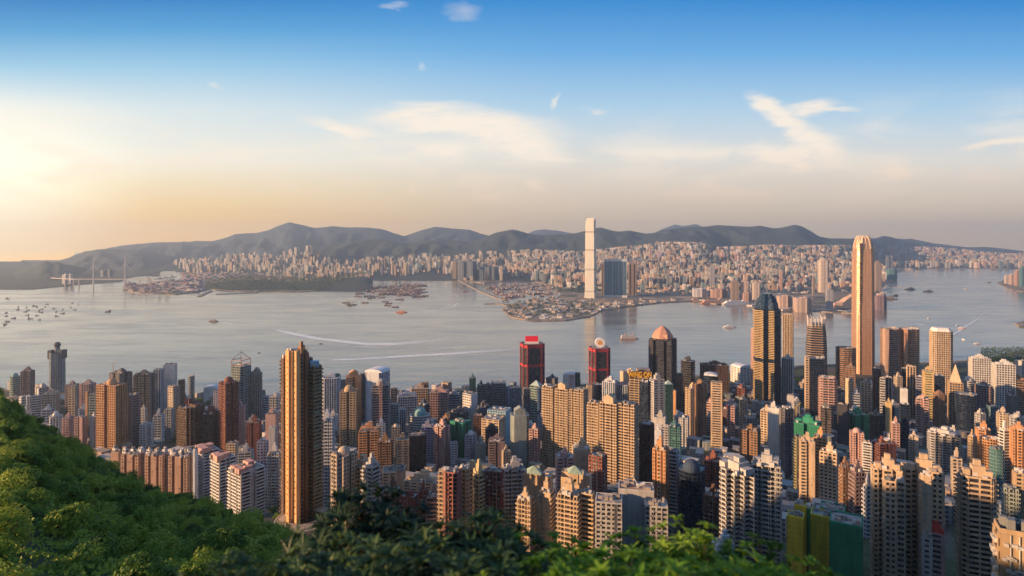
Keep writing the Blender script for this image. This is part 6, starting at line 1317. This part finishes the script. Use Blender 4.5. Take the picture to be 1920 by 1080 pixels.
# undergrowth between the trees
m = MB(); 
for _ in range(52000):
    px = SR.uniform(-60, 720); Y = 40+SR.random()**.8*242
    if Y > YS(px)+8: continue
    z = iz(px, Y); x = X(px, Y); b = noise.noise(Vector((x*.25, Y*.25, 0))); p = Vector((x, Y, z+.3+1.8*max(0, b+.4)*SR.random()))
    leaf_quad(m, p, Vector((SR.uniform(-.8, .8), SR.uniform(-1, .3), SR.uniform(.2, 1))).normalized(), SR.uniform(.5, 1.1)*(.5+Y/260), SR)
tag(m.build('undergrowth', LEAF), 'dense leafy undergrowth covering the wooded slope between the trees', 'undergrowth', kind='stuff')
# trees among the buildings and on the far shore
for (px, yb, s_, lab) in [(368,752,1.5,'round park tree beside the curved-roof hall'),(376,754,1.6,'second park tree beside the curved-roof hall'),(392,756,1.4,'park tree in front of the curved-roof hall'),(402,758,1.3,'smaller park tree in front of the curved-roof hall'),(318,826,1.7,'street tree before the pale blue tower'),(326,829,1.6,'street tree next to the cream-piered brown tower'),
    (1860,680,2.2,'shore park tree close to the water'),(1872,676,2.4,'shore park tree nearer the second white grid tower'),(1884,670,2.6,'large shore park tree'),(1897,668,2.6,'shore park tree near the far end of the park'),(1908,664,2.8,'shore park tree by the picture edge building'),(1918,660,2.8,'last shore park tree at the edge'),(1846,690,2,'shore park tree above the white grid block'),
    (1380,712,1.8,'waterfront tree by the white pier building'),(1390,714,1.8,'second waterfront tree by the white pier building'),(1560,712,1.8,'park tree between spiked-crown tower and round banded tower'),(1496,716,1.8,'tree clump near the white slotted tower'),(1648,720,1.7,'tree beside the curved brown twin'),
    (512,960,1.1,'tree at the foot of the bronze ribbed tower'),(520,972,1.0,'second tree at the foot of the bronze ribbed tower'),(606,962,1.1,'tree between bronze ribbed tower and arcaded-roof tower'),(615,985,1.0,'tree below the turquoise-sided tower'),(1078,900,1.0,'roof-garden tree on the second pediment tower')]:
    if 'roof-garden' in lab: Y = depth(1038); z = Z(903, Y)
    else: Y = depth(yb); z = min(interp(GT, Y), iz(px, Y))
    dup(tv[int(px) % 7], (X(px, Y), Y, z), px, lab, 'tree', None, s_*(.35 if z > 200 else 1.0))
# wooded low shores: one leafy mass
m = MB()
for a, b, y0, y1, n in ((385,698,524,545,9000),(942,1130,566,592,3000),(1045,1135,526,548,2500),(1395,1480,520,540,1500),(1840,1925,655,700,2600)):
    for _ in range(n):
        px = SR.uniform(a, b); py = SR.uniform(y0, y1); x, Y = shore_pt(px, py, 4)
        if a == 942 and noise.noise(Vector((px*.08, py*.2, 0))) < .12: continue
        z = 6
        if a == 385: z = max(5, Z(interp([(384,541),(400,534),(430,528),(470,524),(500,527),(540,530),(580,529),(620,527),(650,522),(676,518),(690,520),(699,527)], px), 5150)*smooth((Y-4480)/600)); 
        if a == 385 and not inpoly(x, Y, KP): continue
        leaf_quad(m, Vector((x, Y, z+SR.uniform(0, 9))), Vector((SR.uniform(-1, 1), SR.uniform(-1, .2), SR.uniform(.1, 1))).normalized(), SR.uniform(6, 13) if Y > 3000 else SR.uniform(3, 7), SR)
tag(m.build('shore_woods', WOODL), 'woods on the low island and parks along the far shore', 'woods', kind='stuff')
# ---------------- shrubs just below the lookout rail
def lance(m, p, d, up, L, w_, droop):
    s = d.cross(up).normalized(); pr = None
    for k in range(6):
        t = k/5; c = p+d*(L*t)+up*(-droop*L*t*t+.10*L*t); hw_ = w_*math.sin(math.pi*min(1, .08+.92*t))**.8*(.5 if k == 0 else 1) if k < 5 else .001
        a, b = c-s*hw_+up*hw_*.35, c+s*hw_+up*hw_*.35
        if pr: m.face([tuple(pr[0]), tuple(pr[2]), tuple(c), tuple(a)]); m.face([tuple(pr[2]), tuple(pr[1]), tuple(b), tuple(c)])
        pr = (a, b, c)
def shrub(rnd, R, L, n, wl):
    lf, st = MB(), MB()
    for i in range(n):
        d = Vector((rnd.gauss(0, .62), rnd.gauss(0, .62), abs(rnd.gauss(.75, .38)))).normalized(); tip = d*R*rnd.uniform(.45, 1.2); tip.z = tip.z*.95+.05
        st.bar(tip*.25, tip*.93, .004); ax = (d+Vector((0, 0, .8))).normalized(); q = ax.to_track_quat('Z', 'Y'); nl = rnd.randrange(7, 11)
        for tier in range(2):
            for k in range(nl):
                a = 6.283*k/nl+rnd.uniform(-.25, .25)+tier*.4; e = rnd.uniform(.15, .6)+tier*.5
                ld_ = q@Vector((math.cos(a)*math.cos(e), math.sin(a)*math.cos(e), math.sin(e))); lance(lf, tip-ax*.04*tier, ld_, ax, L*rnd.uniform(.7, 1.15)*(1-.3*tier), L*wl, rnd.uniform(.1, .5))
    return lf, st
sv = []
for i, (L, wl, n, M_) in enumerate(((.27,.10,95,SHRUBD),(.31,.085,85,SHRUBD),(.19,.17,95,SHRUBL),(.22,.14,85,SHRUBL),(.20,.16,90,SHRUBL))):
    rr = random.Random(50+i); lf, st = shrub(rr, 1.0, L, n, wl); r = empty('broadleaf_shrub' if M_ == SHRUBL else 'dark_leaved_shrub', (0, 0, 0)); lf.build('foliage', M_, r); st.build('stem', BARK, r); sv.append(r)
SH = [ # px, top row, Y, radius, variant, label
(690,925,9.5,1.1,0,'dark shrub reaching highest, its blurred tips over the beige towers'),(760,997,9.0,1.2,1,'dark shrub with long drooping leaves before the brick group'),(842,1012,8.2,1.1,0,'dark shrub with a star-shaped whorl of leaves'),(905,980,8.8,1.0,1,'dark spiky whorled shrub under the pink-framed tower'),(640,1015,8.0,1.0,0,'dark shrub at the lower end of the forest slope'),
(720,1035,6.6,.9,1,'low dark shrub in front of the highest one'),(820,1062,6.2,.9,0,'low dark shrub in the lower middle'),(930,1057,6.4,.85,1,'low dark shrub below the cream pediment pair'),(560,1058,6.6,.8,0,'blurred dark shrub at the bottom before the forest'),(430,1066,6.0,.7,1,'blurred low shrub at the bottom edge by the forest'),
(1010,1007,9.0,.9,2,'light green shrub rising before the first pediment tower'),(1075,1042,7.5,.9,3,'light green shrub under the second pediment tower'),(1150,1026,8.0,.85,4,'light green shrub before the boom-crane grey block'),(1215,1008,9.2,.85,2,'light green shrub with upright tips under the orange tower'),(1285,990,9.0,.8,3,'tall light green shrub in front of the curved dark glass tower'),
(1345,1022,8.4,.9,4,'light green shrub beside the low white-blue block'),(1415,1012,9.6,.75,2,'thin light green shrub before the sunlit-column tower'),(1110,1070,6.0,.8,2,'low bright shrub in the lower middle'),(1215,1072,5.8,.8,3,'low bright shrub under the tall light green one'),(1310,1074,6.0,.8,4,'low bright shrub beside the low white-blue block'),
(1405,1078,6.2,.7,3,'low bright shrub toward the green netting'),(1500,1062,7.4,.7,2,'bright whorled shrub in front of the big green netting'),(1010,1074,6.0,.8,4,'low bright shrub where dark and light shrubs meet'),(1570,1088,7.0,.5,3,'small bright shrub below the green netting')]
for px, py, Y, R_, v, lab in SH:
    z = Z(py, Y)-R_*1.12; dup(sv[v], (X(px, Y), Y, z), px*.7, lab, 'shrub', None, R_)
    gz_ = iz(px, Y)
# ================================================================== haze
m = MB(); m.prism([(-17000, -1500), (23500, -1500), (23500, 21500), (-17000, 21500)], -6, 900, bottom=True)
hm = bpy.data.materials.new('haze'); hm.use_nodes = True; t = NT(hm.node_tree); t.n.clear(); o = t.new('ShaderNodeOutputMaterial'); v = t.new('ShaderNodeVolumePrincipled')
v.inputs['Color'].default_value = (.70, .86, 1.0, 1); v.inputs['Density'].default_value = 5.0e-5; v.inputs['Anisotropy'].default_value = .6
t.l.new(v.outputs[0], o.inputs['Volume']); hz = m.build('haze', hm); tag(hz, kind='stuff')
